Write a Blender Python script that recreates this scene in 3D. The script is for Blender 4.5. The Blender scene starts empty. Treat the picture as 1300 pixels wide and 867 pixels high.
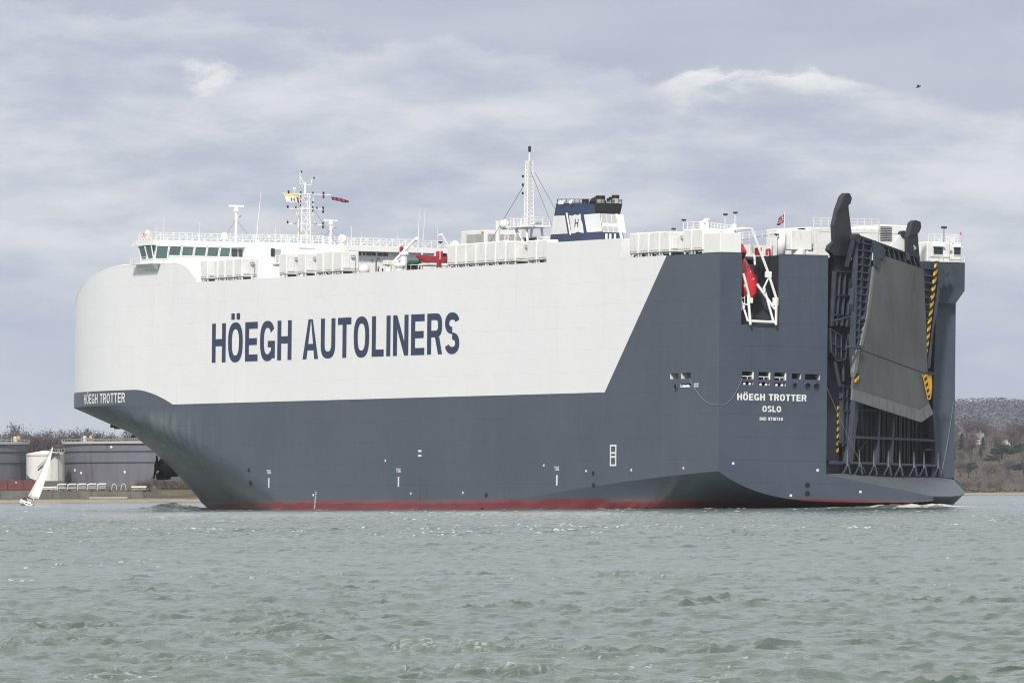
import bpy, bmesh, math, random
import numpy as np
from mathutils import Matrix, Vector
R = math.radians
random.seed(7)
sc = bpy.context.scene
COL = sc.collection

# ---------------------------------------------------------------- camera
cd = bpy.data.cameras.new("camera"); cam = bpy.data.objects.new("camera", cd); COL.objects.link(cam)
cd.sensor_width = 36.0; cd.lens = 11930.8 / 1300.0 * 36.0
cd.clip_start = 1.0; cd.clip_end = 60000.0
cam.matrix_world = (Matrix.Translation((0, 0, 1.8)) @ Matrix.Rotation(math.pi/2 + 0.0162, 4, 'X')
                    @ Matrix.Rotation(-0.0064, 4, 'Z'))
sc.camera = cam
sc.view_settings.view_transform = 'Standard'; sc.view_settings.look = 'None'
sc.view_settings.exposure = 0.0; sc.view_settings.gamma = 1.0
sc.cycles.filter_width = 1.1; sc.cycles.max_bounces = 6; sc.cycles.volume_bounces = 0; sc.cycles.volume_max_steps = 64

# ---------------------------------------------------------------- node helper
class NT:
    def __init__(s, tree): s.t = tree; s.L = tree.links.new
    def n(s, typ, **kw):
        o = s.t.nodes.new(typ)
        for k, v in kw.items(): setattr(o, k, v)
        return o
    def m(s, op, a, b=None, c=None, clamp=False):
        o = s.n('ShaderNodeMath', operation=op); o.use_clamp = clamp
        for i, v in enumerate((a, b, c)):
            if v is None: continue
            if isinstance(v, (int, float)): o.inputs[i].default_value = v
            else: s.L(v, o.inputs[i])
        return o.outputs[0]
    def mix(s, f, a, b):
        o = s.n('ShaderNodeMix', data_type='RGBA')
        for i, v in ((0, f), (6, a), (7, b)):
            if isinstance(v, (int, float)): o.inputs[i].default_value = v
            elif isinstance(v, tuple): o.inputs[i].default_value = (*v, 1)
            else: s.L(v, o.inputs[i])
        return o.outputs[2]
    def noise(s, vec, scale, detail=3, rough=.5, sx=(1, 1, 1)):
        mp = s.n('ShaderNodeMapping'); mp.inputs['Scale'].default_value = sx; s.L(vec, mp.inputs[0])
        o = s.n('ShaderNodeTexNoise'); o.inputs['Scale'].default_value = scale
        o.inputs['Detail'].default_value = detail; o.inputs['Roughness'].default_value = rough
        s.L(mp.outputs[0], o.inputs[0]); return o.outputs[0]
    def step(s, x, a, b):
        o = s.n('ShaderNodeMapRange', interpolation_type='SMOOTHSTEP')
        s.L(x, o.inputs[0]); o.inputs[1].default_value = a; o.inputs[2].default_value = b
        return o.outputs[0]

# ---------------------------------------------------------------- sky and sun
SUN_AZ, SUN_EL = R(195), R(42)
w = bpy.data.worlds.new("World"); sc.world = w; w.use_nodes = True
T = NT(w.node_tree); w.node_tree.nodes.clear()
sky = T.n('ShaderNodeTexSky', sky_type='NISHITA'); sky.sun_disc = False
sky.sun_elevation = SUN_EL; sky.sun_rotation = SUN_AZ
tc = T.n('ShaderNodeTexCoord'); d = tc.outputs['Generated']
sp = T.n('ShaderNodeSeparateXYZ'); T.L(d, sp.inputs[0]); dx, dy, dz = sp.outputs
az = T.m('ARCTAN2', dx, dy)
cb = T.n('ShaderNodeCombineXYZ'); T.L(az, cb.inputs[0]); T.L(dz, cb.inputs[1]); P2 = cb.outputs[0]
n_big = T.noise(P2, 1, 3, .5, (26, 95, 1)); n_mid = T.noise(P2, 1, 6, .6, (70, 230, 1))
n_edge = T.noise(P2, 1, 6, .62, (45, 75, 1)); n_soft = T.noise(P2, 1, 4, .55, (14, 60, 1))
# cloud bank: its ragged upper edge stands near 2.7 degrees; the veil above it is greyer
edge = T.m('ADD', T.m('ADD', .0468, T.m('MULTIPLY', az, -.105)), T.m('MULTIPLY', T.m('SUBTRACT', n_edge, .5), .015))
below = T.m('SUBTRACT', edge, dz)
bank = T.step(below, -.0007, .0016)
rim = T.m('MULTIPLY', T.step(below, -.0004, .0008), T.m('SUBTRACT', 1, T.step(T.m('ADD', below, T.m('MULTIPLY', T.m('SUBTRACT', n_mid, .5), .004)), .0008, .0042)))
n_fine = T.noise(P2, 1, 5, .62, (230, 420, 1))
def lump(a0, e0, sa, se):
    q = T.m('ADD', T.m('POWER', T.m('ABSOLUTE', T.m('DIVIDE', T.m('SUBTRACT', az, a0), sa)), 2.0), T.m('POWER', T.m('ABSOLUTE', T.m('DIVIDE', T.m('SUBTRACT', dz, e0), se)), 2.0))
    return T.m('SUBTRACT', 1, T.step(T.m('ADD', q, T.m('MULTIPLY', T.m('SUBTRACT', n_fine, .5), 3.6)), -.2, 1.2))
puff = lump(-.0322, .0446, .0032, .0022)                     # small bright break in the bank
rim = T.m('MULTIPLY', rim, T.m('ADD', .12, T.m('MULTIPLY', T.m('MULTIPLY', T.m('MULTIPLY', T.step(az, .0135, .019), T.step(n_mid, .36, .56)), T.m('SUBTRACT', 1, T.step(az, .031, .042))), 1.0)))
rim = T.m('MAXIMUM', rim, T.m('MULTIPLY', puff, .95))
veil = T.mix(T.step(n_big, .35, .7), (.45, .49, .605), (.54, .575, .67))
body = T.mix(T.step(T.m('ADD', T.m('MULTIPLY', n_big, .55), T.m('MULTIPLY', n_mid, .45)), .36, .66), (.455, .50, .615), (.715, .74, .785))
low = T.mix(T.step(n_soft, .33, .68), (.375, .44, .59), (.56, .61, .705))
body = T.mix(T.m('MULTIPLY', T.step(dz, .030, .010), .0), body, low)
lowf = T.m('SUBTRACT', 1, T.step(T.m('ADD', dz, T.m('MULTIPLY', T.m('SUBTRACT', n_big, .5), .012)), .014, .031))
body = T.mix(T.m('MULTIPLY', lowf, .85), body, low)
c = T.mix(bank, veil, body)
c = T.mix(T.m('MULTIPLY', rim, .9), c, (.81, .82, .84))
# high overcast outside the strip near the horizon
n_h = T.noise(d, 1, 5, .55, (5, 5, 9))
high = T.mix(T.step(n_h, .3, .7), (.60, .63, .645), (.75, .77, .775))
c = T.mix(T.step(dz, .06, .16), c, high)
sc10 = T.n('ShaderNodeMix', data_type='RGBA', blend_type='MULTIPLY'); sc10.inputs[0].default_value = 1
T.L(c, sc10.inputs[6]); sc10.inputs[7].default_value = (10.3, 10.3, 10.3, 1)
fin = T.mix(.97, sky.outputs[0], sc10.outputs[2])
bg = T.n('ShaderNodeBackground'); bg.inputs[1].default_value = .1; T.L(fin, bg.inputs[0])
ow = T.n('ShaderNodeOutputWorld'); T.L(bg.outputs[0], ow.inputs[0])

sd = bpy.data.lights.new("sun", 'SUN'); sd.energy = 3.9; sd.angle = R(6); sd.color = (1, .95, .87)
sun = bpy.data.objects.new("sun", sd); COL.objects.link(sun)
sv = Vector((math.sin(SUN_AZ)*math.cos(SUN_EL), math.cos(SUN_AZ)*math.cos(SUN_EL), math.sin(SUN_EL)))
sun.rotation_euler = sv.to_track_quat('Z', 'Y').to_euler(); sun.location = sv*200

# ---------------------------------------------------------------- materials
def mat(name, col, rough=.5, var=.12, scale=.6, sx=(1, 1, 1), metal=0, spec=.5, dirt=None, dirt_amt=0, bump=0, coat=0):
    m = bpy.data.materials.new(name); m.use_nodes = True; t = NT(m.node_tree)
    b = m.node_tree.nodes['Principled BSDF']
    tc = t.n('ShaderNodeTexCoord'); o = tc.outputs['Object']
    n = t.noise(o, scale, 5, .6, sx)
    lo = tuple(max(0, x*(1-var)) for x in col); hi = tuple(min(1, x*(1+var)) for x in col)
    c = t.mix(t.step(n, .3, .7), lo, hi)
    if dirt:
        n2 = t.noise(o, scale*2.3, 6, .65, (sx[0]*1.3, sx[1]*1.3, sx[2]*.35))
        c = t.mix(t.m('MULTIPLY', t.step(n2, .52, .72), dirt_amt), c, dirt)
    t.L(c, b.inputs['Base Color'])
    b.inputs['Roughness'].default_value = rough; b.inputs['Metallic'].default_value = metal
    b.inputs['Specular IOR Level'].default_value = spec
    if bump:
        bp = t.n('ShaderNodeBump'); bp.inputs['Strength'].default_value = bump; bp.inputs['Distance'].default_value = .1
        t.L(t.noise(o, scale*5, 4, .6), bp.inputs['Height']); t.L(bp.outputs[0], b.inputs['Normal'])
    return m
M = {}
M['white'] = mat('white_paint', (.80, .80, .795), .45, .05, .5, dirt=(.42, .38, .33), dirt_amt=.4)
M['white2'] = mat('white_gloss', (.82, .82, .81), .4, .03, .5)
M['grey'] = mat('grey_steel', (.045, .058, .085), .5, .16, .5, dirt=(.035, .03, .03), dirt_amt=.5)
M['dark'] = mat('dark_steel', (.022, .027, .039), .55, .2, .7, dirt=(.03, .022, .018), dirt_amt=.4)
M['inner'] = mat('dark_interior', (.009, .010, .013), .7, .2, .7)  # near-black: the shade inside openings and recesses is put into this colour
M['ramp'] = mat('ramp_plate', (.106, .110, .116), .6, .25, .16, (1, 1, .5), dirt=(.074, .070, .066), dirt_amt=.85)
M['flap'] = mat('flap_plate', (.17, .18, .19), .55, .1, .5, dirt=(.08, .075, .07), dirt_amt=.5)
M['shelf'] = mat('shelf_plate', (.092, .106, .128), .5, .1, .3, dirt=(.10, .10, .10), dirt_amt=.5)
M['navy'] = mat('navy_paint', (.018, .036, .095), .4, .12, .5)
M['black'] = mat('black_paint', (.008, .008, .009), .6, .2, .5)
M['red'] = mat('red_gloss', (.46, .016, .024), .3, .08, .5, dirt=(.35, .02, .02), dirt_amt=.4)
M['dred'] = mat('dark_red', (.3, .02, .03), .5, .1, .5)
M['orange'] = mat('orange_plastic', (.75, .1, .03), .5, .1, .5)
M['yellow'] = mat('yellow_paint', (.75, .42, .03), .5, .08, .5)
M['green'] = mat('green_canvas', (.012, .085, .065), .7, .2, .7)
M['glass'] = mat('tinted_glass', (.02, .035, .04), .05, .2, .3, spec=.7)
M['bglass'] = mat('bridge_glass', (.05, .11, .115), .06, .25, .25, spec=.8)
M['louvre'] = mat('louvre_grey', (.4, .4, .4), .6, .08, .5)
M['brass'] = mat('rope', (.30, .30, .29), .8, .1, 1)
M['wire'] = mat('wire', (.12, .13, .15), .6, .1, 1)
M['rust'] = mat('rusty_anchor', (.035, .026, .022), .8, .35, .8, dirt=(.09, .04, .02), dirt_amt=.7)
M['sail'] = mat('sailcloth', (.8, .8, .78), .7, .04, .4)
M['skin'] = mat('skin', (.5, .3, .22), .6, .05, 2)

# ---------------------------------------------------------------- mesh builder
class MB:
    """collects vertices (u, v, z) and faces; frame 'ship' flips v into the local y axis"""
    def __init__(s, ship=True): s.v = []; s.f = []; s.ship = ship; s.mi = []; s.cur = 0
    def add(s, vs, fs):
        k = len(s.v); s.v += [tuple(float(c) for c in p) for p in vs]
        s.f += [tuple(i+k for i in f) for f in fs]; s.mi += [s.cur]*len(fs); return s
    def box(s, a, b):
        (x0, y0, z0), (x1, y1, z1) = a, b
        s.add([(x0,y0,z0),(x1,y0,z0),(x1,y1,z0),(x0,y1,z0),(x0,y0,z1),(x1,y0,z1),(x1,y1,z1),(x0,y1,z1)],
              [(3,2,1,0),(4,5,6,7),(0,1,5,4),(1,2,6,5),(2,3,7,6),(3,0,4,7)]); return s
    def bbox(s, a, b, r=.06):
        """box with chamfered edges"""
        lo = [min(p, q) for p, q in zip(a, b)]; hi = [max(p, q) for p, q in zip(a, b)]
        ctr = [(p+q)/2 for p, q in zip(lo, hi)]
        bm = bmesh.new(); bmesh.ops.create_cube(bm, size=1)
        for vv in bm.verts: vv.co = Vector([ctr[i]+vv.co[i]*(hi[i]-lo[i]) for i in range(3)])
        bmesh.ops.bevel(bm, geom=bm.edges[:]+bm.verts[:], offset=r, segments=1, affect='EDGES')
        bm.verts.ensure_lookup_table(); bm.verts.index_update()
        s.add([vv.co[:] for vv in bm.verts], [tuple(vv.index for vv in f.verts) for f in bm.faces]); bm.free(); return s
    def prism(s, poly, vec):
        n = len(poly); vs = list(poly)+[tuple(p[i]+vec[i] for i in range(3)) for p in poly]
        fs = [tuple(range(n))[::-1], tuple(range(n, 2*n))]+[(i, (i+1) % n, n+(i+1) % n, n+i) for i in range(n)]
        return s.add(vs, fs)
    def tube(s, pts, r, n=6, cap=True):
        pts = [Vector(p) for p in pts]; rs = r if isinstance(r, (list, tuple)) else [r]*len(pts)
        vs = []
        for i, p in enumerate(pts):
            t = (pts[min(i+1, len(pts)-1)]-pts[max(i-1, 0)]).normalized()
            a = t.orthogonal().normalized() if i == 0 else (pa - t*pa.dot(t)).normalized()
            pa = a; b = t.cross(a)
            for k in range(n):
                an = 2*math.pi*k/n; vs.append(p+(a*math.cos(an)+b*math.sin(an))*rs[i])
        fs = [(i*n+k, i*n+(k+1) % n, (i+1)*n+(k+1) % n, (i+1)*n+k) for i in range(len(pts)-1) for k in range(n)]
        if cap: fs += [tuple(range(n))[::-1], tuple(range((len(pts)-1)*n, len(pts)*n))]
        return s.add([tuple(x) for x in vs], fs)
    def ball(s, c, r, nu=10, nv=7, zmin=-1):
        r = r if isinstance(r, (list, tuple)) else (r, r, r)
        vs = []; fs = []
        for j in range(nv+1):
            th = math.pi*j/nv
            for i in range(nu):
                ph = 2*math.pi*i/nu
                vs.append((c[0]+r[0]*math.sin(th)*math.cos(ph), c[1]+r[1]*math.sin(th)*math.sin(ph), c[2]+r[2]*max(zmin, math.cos(th))))
        for j in range(nv):
            for i in range(nu): fs.append((j*nu+i, j*nu+(i+1) % nu, (j+1)*nu+(i+1) % nu, (j+1)*nu+i))
        return s.add(vs, fs)
    def cyl(s, c, r, h, n=14, r2=None):
        r2 = r if r2 is None else r2
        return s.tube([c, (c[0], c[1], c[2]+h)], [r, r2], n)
    def grid(s, rows, close=False):
        n = len(rows[0]); vs = [p for r_ in rows for p in r_]; fs = []
        for i in range(len(rows)-1):
            for k in range(n if close else n-1):
                fs.append((i*n+k, i*n+(k+1) % n, (i+1)*n+(k+1) % n, (i+1)*n+k))
        return s.add(vs, fs)
    def build(s, name, m, parent=None, smooth=False, normals=True):
        me = bpy.data.meshes.new(name)
        vs = [(p[0], -p[1], p[2]) for p in s.v] if s.ship else s.v
        me.from_pydata(vs, [], s.f)
        ms = m if isinstance(m, (list, tuple)) else [m]
        for x in ms: me.materials.append(x)
        if len(ms) > 1: me.polygons.foreach_set('material_index', s.mi)
        if normals:
            bm = bmesh.new(); bm.from_mesh(me); bmesh.ops.recalc_face_normals(bm, faces=bm.faces[:]); bm.to_mesh(me); bm.free()
        if smooth: me.shade_smooth()
        o = bpy.data.objects.new(name, me); COL.objects.link(o)
        if parent: o.parent = parent
        return o
def tag(o, label=None, cat=None, group=None, kind=None):
    if label: o['label'] = label
    if cat: o['category'] = cat
    if group: o['group'] = group
    if kind: o['kind'] = kind
    return o
def empty(name, loc=(0, 0, 0), label=None, cat=None, group=None):
    o = bpy.data.objects.new(name, None); COL.objects.link(o); o.location = loc; o.empty_display_size = .5
    return tag(o, label, cat, group)
def copy_tree(o, parent=None):
    c = o.copy(); COL.objects.link(c)
    if parent: c.parent = parent
    for ch in list(o.children): copy_tree(ch, c)
    return c
def lerp(a, b, t): return a+(b-a)*t

# ship frame: u forward from the transom, v to starboard, z up from the waterline; the hull heels 1.1 degrees to starboard
SHIP = Matrix.Translation((39.2129, 1054.9021, 0)) @ Matrix.Rotation(math.pi-R(64), 4, 'Z') @ Matrix.Rotation(.0188, 4, 'X')
def aboard(name, u, v, z, label, cat, group=None):
    o = empty(name, label=label, cat=cat, group=group)
    o.matrix_world = SHIP @ Matrix.Translation((u, -v, z)); return o
# ================================================================ the ship
ship = empty('cargo_ship', label='huge white and dark grey car carrier ship with folded stern ramp, seen from astern', cat='ship')
ship.matrix_world = SHIP
B = 18.25

# ---- hull paint: white above a curved line, grey below, red boot-topping; seams, streaks and scuffs
def hull_mat():
    m = bpy.data.materials.new('hull_paint'); m.use_nodes = True; t = NT(m.node_tree)
    b = m.node_tree.nodes['Principled BSDF']; tc = t.n('ShaderNodeTexCoord'); o = tc.outputs['Object']
    s = t.n('ShaderNodeSeparateXYZ'); t.L(o, s.inputs[0]); u, y, z = s.outputs
    tt = t.m('DIVIDE', t.m('SUBTRACT', 162, u), 12, clamp=True)
    E = t.m('ADD', 12.97, t.m('MULTIPLY', 2.0, t.m('SUBTRACT', 1, t.m('POWER', tt, 1.7))))
    E = t.m('ADD', E, t.m('MULTIPLY', -.0, u))
    wh = t.m('MULTIPLY', t.m('GREATER_THAN', z, E),
             t.m('GREATER_THAN', u, t.m('SUBTRACT', 28.43, t.m('MULTIPLY', 1.0046, t.m('SUBTRACT', z, 13.06)))))
    n1 = t.noise(o, .09, 5, .6); n2 = t.noise(o, .5, 5, .65, (1, 1, .12)); n3 = t.noise(o, 1.6, 4, .6, (1, 1, .05))
    white = t.mix(t.step(n1, .3, .75), (.81, .81, .84), (.85, .85, .87))
    white = t.mix(t.m('MULTIPLY', t.step(n2, .55, .8), .22), white, (.55, .53, .5))
    grey = t.mix(t.step(n1, .32, .7), (.056, .073, .105), (.071, .090, .126))
    grey = t.mix(t.m('MULTIPLY', t.step(n2, .5, .8), .35), grey, (.10, .115, .14))
    # scuffed forefoot patch, darkened to paint in the flare's shade, and rubbing marks low on the side
    sc_ = t.m('MULTIPLY', t.step(z, 7.5, 1.0), t.step(u, 118, 150))
    grey = t.mix(t.m('MULTIPLY', sc_, t.m('MULTIPLY', t.step(t.noise(o, .35, 6, .65), .3, .56), .9)), grey, (.03, .035, .042))
    rb = t.m('MULTIPLY', t.step(t.noise(o, .5, 6, .7, (.25, 1, 2.2)), .60, .70), t.m('SUBTRACT', 1, t.step(z, 3.0, 6.0)))
    grey = t.mix(t.m('MULTIPLY', rb, .4), grey, (.04, .045, .052))
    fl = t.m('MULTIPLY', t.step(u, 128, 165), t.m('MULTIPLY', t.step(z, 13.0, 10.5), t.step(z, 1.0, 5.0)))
    grey = t.mix(t.m('MULTIPLY', fl, t.m('MULTIPLY', t.step(t.noise(o, 1.1, 4, .6, (.6, 1.6, .12)), .38, .68), .85)), grey, (.19, .21, .21))  # pale salt streaks on the flare, strengthened to stand in for water reflection
    # rust weep below the amidships mark
    rs = t.m('MULTIPLY', t.m('LESS_THAN', t.m('ABSOLUTE', t.m('SUBTRACT', u, 77.0)), 1.4),
             t.m('MULTIPLY', t.m('LESS_THAN', z, 3.6), t.step(t.noise(o, 1.5, 4, .6, (1.2, 1, .15)), .5, .62)))
    grey = t.mix(t.m('MULTIPLY', rs, .7), grey, (.07, .045, .02))
    red = t.mix(t.step(t.noise(o, .4, 5, .65, (.4, 1, 1.5)), .35, .7), (.145, .010, .017), (.20, .020, .028))
    worn = t.m('MULTIPLY', t.step(t.m('ADD', z, t.m('MULTIPLY', t.m('SUBTRACT', t.noise(o, .6, 5, .6, (.35, 1, 2)), .5), 1.2)), .38, .62), .75)
    worn = t.m('MULTIPLY', worn, t.step(t.noise(o, .045, 2, .5), .38, .6))
    red = t.mix(worn, red, (.15, .10, .095))
    br = t.n('ShaderNodeTexBrick'); br.inputs['Scale'].default_value = 1; br.inputs['Mortar Size'].default_value = .035
    br.inputs['Brick Width'].default_value = 9.5; br.inputs['Row Height'].default_value = 2.55; br.offset = .5
    cb = t.n('ShaderNodeCombineXYZ'); t.L(t.m('ADD', u, y), cb.inputs[0]); t.L(z, cb.inputs[1]); t.L(cb.outputs[0], br.inputs[0])
    seam = t.m('MULTIPLY', br.outputs['Fac'], t.step(t.noise(o, .3, 3, .6), .3, .6))
    grey = t.mix(t.m('MULTIPLY', seam, .5), grey, (.035, .042, .055)); white = t.mix(t.m('MULTIPLY', seam, .12), white, (.5, .5, .5))
    run = t.m('MULTIPLY', t.step(t.noise(o, 1.0, 5, .7, (2.2, 2.2, .06)), .60, .74), t.step(t.noise(o, .12, 3, .6), .42, .62))
    grey = t.mix(t.m('MULTIPLY', run, .45), grey, (.11, .105, .10)); white = t.mix(t.m('MULTIPLY', run, .3), white, (.55, .48, .40))
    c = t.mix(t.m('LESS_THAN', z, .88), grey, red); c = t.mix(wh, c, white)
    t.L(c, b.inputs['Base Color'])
    t.L(t.m('ADD', .29, t.m('MULTIPLY', n1, .2)), b.inputs['Roughness'])
    # welded plate seams and slight plate buckling
    h = t.m('SUBTRACT', t.m('MULTIPLY', t.noise(o, .55, 3, .5), .9), t.m('MULTIPLY', br.outputs['Fac'], .25))
    bp = t.n('ShaderNodeBump'); bp.inputs['Strength'].default_value = .34; bp.inputs['Distance'].default_value = .09
    t.L(h, bp.inputs['Height']); t.L(bp.outputs[0], b.inputs['Normal'])
    return m
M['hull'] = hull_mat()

def zs(u):  return 3.84-.035*u-.0005*u*u if u < 60 else lerp(-.06, -3, min(1, (u-60)/10))
def zb(u, v):
    zc = .6-.05*u-.02*u*u
    return zc+(zs(u)-zc)*(min(1, abs(v)/B))**3.6
BZ = [-3, 0, 1.02, 2.9, 4.7, 7.35, 9.76, 11.34, 12.4, 13.05, 27.2, 28.2, 29.23, 30.16, 30.6, 30.8]
BUN = [172, 179.2, 181.8, 185, 187.9, 190.2, 192.2, 198.7, 202.6, 205.1, 204.9, 204.6, 203.8, 199.9, 195.5, 190.7]
BUS = [108, 115, 118, 123.5, 128.3, 136.8, 146.9, 154.5, 159.5, 163, 163, 161, 156, 153.2, 151.6, 150.5]
def bow_line(z, n=44):
    un = np.interp(z, BZ, BUN); us = np.interp(z, BZ, BUS); k = min(1, max(0, z/13.1))
    a = 1.45+.95*k**1.5; b = 1.0-.45*k**1.5
    out = []
    for i in range(n+1):
        t = math.sin(math.pi/2*i/n); t = lerp(i/n, t, .75)
        out.append((us+(un-us)*t, B*max(0, 1-t**a)**b))
    return out
def bow_v(u, z):
    pts = bow_line(z, 160); return float(np.interp(u, [p[0] for p in pts], [p[1] for p in pts]))

U1 = 110.0
hm = MB()
def panel(fn, A, Bk, holes=(), low=None):
    """planar panel split at its openings; fn(a, b) -> point; low(a) lifts the bottom row"""
    A = sorted(set(A)); Bk = sorted(set(Bk))
    for i in range(len(A)-1):
        for j in range(len(Bk)-1):
            ca, cb_ = (A[i]+A[i+1])/2, (Bk[j]+Bk[j+1])/2
            if any(h[0] < ca < h[1] and h[2] < cb_ < h[3] for h in holes): continue
            b0 = [Bk[j]]*2
            if j == 0 and low: b0 = [low(A[i]), low(A[i+1])]
            hm.add([fn(A[i], b0[0]), fn(A[i+1], b0[1]), fn(A[i+1], Bk[j+1]), fn(A[i], Bk[j+1])], [(0, 1, 2, 3)])
# openings in the port side (u0, u1, z0, z1) and in the transom (v0, v1, z0, z1)
side_holes = [(10.0, 12.05, 14.25, 14.88), (7.0, 9.3, 14.25, 14.9), (6.9, 9.5, 13.3, 13.68)]
side_ring = (10.65, 13.3, .42)
tr_holes = [(-15.4, -13.92, 14.17, 15.0), (-13.3, -11.83, 14.14, 14.98), (-11.32, -9.82, 14.1, 14.95),
            (-9.12, -7.95, 14.28, 14.9), (-7.43, -5.55, 14.22, 14.86),
            (-15.34, -13.96, 13.52, 13.86), (-13.3, -11.9, 13.48, 13.84), (-11.3, -9.9, 13.45, 13.8)]
tr_rings = [(-8.73, 13.55, .3), (-7.1, 13.52, .42), (-5.98, 13.5, .42)]
slot = (-15.55, -10.9, 20.22, 28.2)
def sq(c): return (c[0]-c[2], c[0]+c[2], c[1]-c[2], c[1]+c[2])
sh = side_holes+[sq(side_ring)]
Ab = [0, 6, 12, 18, 24, 30, 36, 42, 48, 54, 60, 65, 70, 90, U1]+[x for h in sh for x in h[:2]]
Zb = [-3, 8, 28.2]+[x for h in sh for x in h[2:]]
panel(lambda a, b: (a, -B, b), Ab, Zb, sh, zs)
panel(lambda a, b: (a, B, b), [12, 18, 24, 30, 36, 42, 48, 54, 60, 65, 70, 90, U1], [-3, 8, 28.2], (), zs)
th = tr_holes+[sq(r_) for r_ in tr_rings]+[slot]
V1 = -4.65
Av = [-18.25, -17, -16.4, -15, -13.5, -12, -10.5, -9, -7, V1]+[x for h in th for x in h[:2]]
Zt = [-3, 8, 28.2]+[x for h in th for x in h[2:]]
panel(lambda a, b: (0, a, b), Av, Zt, th, lambda v: zb(0, v))
# transom continues below the ramp shelf, down to the counter
kn = [(0, -4.65, 3.63), (0, -2, 3.2), (0, 2, 2.55), (0, 6, 1.9), (0, 9, 1.41)]
hm.grid([kn, [(0, p[1], zb(0, p[1])) for p in kn]])
# counter (underside) of the stern
us_ = [0, 4, 8, 12, 18, 24, 30, 40, 50, 60]; vs_ = [B*math.sin(math.pi/2*k/14) for k in range(-14, 15)]
ue = lambda v: float(np.interp(v, [8.5, 9, 12, 14.4, 16.4, 18.0, 18.25], [0, .3, 2.2, 4.5, 7.0, 10.0, 11.5]))
hm.grid([[(max(u, ue(v)), v, zb(max(u, ue(v)), v)) for v in vs_] for u in us_])
# annulus plates of the round fairleads
def annulus(fn, c, n=24):
    ring = []; sqr = []
    for k in range(n):
        a = 2*math.pi*k/n; x, y = math.cos(a), math.sin(a); q = 1/max(abs(x), abs(y))
        ring.append(fn(c[0]+c[2]*.72*x, c[1]+c[2]*.72*y)); sqr.append(fn(c[0]+c[2]*q*x, c[1]+c[2]*q*y))
    hm.grid([ring, sqr], close=True)
annulus(lambda a, b: (a, -B, b), side_ring)
for r_ in tr_rings: annulus(lambda a, b: (0, a, b), r_)
# bow: port straight run, round the nose, starboard straight run
def bow_row(z, ustart, n=44):
    c = bow_line(z, n); us = c[0][0]
    st = [lerp(ustart, us, k/4) for k in range(4)]
    port = [(u, -B, z) for u in st]+[(u, -w_, z) for u, w_ in c]
    return port+[(p[0], -p[1], p[2]) for p in port[::-1][1:]]
lev = [-3, -1, 0, .5, 1.02, 1.9, 2.9, 3.8, 4.7, 6, 7.35, 8.6, 9.76, 10.6, 11.34, 12.4, 13.05]
hm.grid([bow_row(z, U1) for z in lev])
hm.grid([bow_row(z, U1) for z in (13.05, 14, 16, 18, 20, 22)])
# upper bow: full plan up to a sheer edge that stands high under the bridge, drops aft in a wave and slopes down to the nose
def z_top(u): return float(np.interp(u, [110,142.9,143.4,144.5,146,147.5,149,150.5,152,165,167.8,172,176.4,182,189.6,197,201,205.2], [28.2,28.2,28.55,29.3,30.0,30.4,30.62,30.72,30.78,30.82,30.79,30.39,29.8,28.94,27.1,25.2,23.9,22.3]))
base = bow_line(22, 44); cols = [(u, B) for u in (110,142.9,143.4,144.5,146,147.5,149,150.5,152,157)]+base
prt = [[(u, -w_, lerp(22, z_top(u), k/5)) for u, w_ in cols] for k in range(6)]
hm.grid(prt); hm.grid([[(p[0], -p[1], p[2]) for p in r_] for r_ in prt])
te = prt[-1][1:]; hm.grid([[(p[0], p[1]+.0, p[2]-.02) for p in te], [(p[0], -p[1], p[2]-.02) for p in te]])
# raised casing forward of and under the funnel
hm.box((24.6, -B, 28.2), (43.9, -8, 30.45))
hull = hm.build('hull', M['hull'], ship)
MB().tube([(p[0], p[1]+.1, p[2]) for p in te if p[0] > 143], .13, 6).build('edge_highlight', M['white2'], hull, smooth=True)  # white tube added along the sheer edge as its bright highlight line
sm = hull.data; sm.shade_smooth()
try:
    sm.set_sharp_from_angle(angle=R(22))
except Exception:
    pass
# weather deck, recess walls, boat slot
dk = MB()
dk.box((14, -B+.05, 27.7), (150, B-.05, 28.05)); dk.box((.05, -B+.05, 27.7), (14, -15.6, 28.05)); dk.box((.05, -10.85, 27.7), (14, -4.9, 28.05))
dk.box((6.3, -15.6, 27.7), (14, -10.85, 28.05))
dk.build('deck', M['grey'], ship)
sl = MB()
v0, v1, z0, z1 = slot
sl.add([(0,v0,z0),(6.3,v0,z0),(6.3,v0,28.05),(0,v0,28.05)], [(0,1,2,3)])
sl.add([(0,v1,z0),(6.3,v1,z0),(6.3,v1,28.05),(0,v1,28.05)], [(0,1,2,3)])
sl.add([(0,v0,z0),(1.2,v0,z0),(1.2,v1,z0),(0,v1,z0)], [(0,1,2,3)])
sl.add([(1.2,v0,z0),(6.3,v0,27.2),(6.3,v1,27.2),(1.2,v1,z0)], [(0,1,2,3)])
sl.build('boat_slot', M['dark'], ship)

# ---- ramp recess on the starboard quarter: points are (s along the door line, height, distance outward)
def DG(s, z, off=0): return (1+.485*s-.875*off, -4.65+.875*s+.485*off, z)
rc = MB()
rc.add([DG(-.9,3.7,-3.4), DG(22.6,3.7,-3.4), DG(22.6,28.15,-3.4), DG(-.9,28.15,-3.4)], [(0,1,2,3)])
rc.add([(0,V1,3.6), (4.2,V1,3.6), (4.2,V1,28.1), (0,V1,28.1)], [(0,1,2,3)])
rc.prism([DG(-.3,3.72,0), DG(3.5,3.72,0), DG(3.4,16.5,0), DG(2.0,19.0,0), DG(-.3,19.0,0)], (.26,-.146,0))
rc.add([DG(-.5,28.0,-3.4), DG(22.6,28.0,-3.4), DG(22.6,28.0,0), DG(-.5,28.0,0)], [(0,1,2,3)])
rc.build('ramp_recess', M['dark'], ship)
sb = MB()   # starboard quarter panel and the side of the recess
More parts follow.
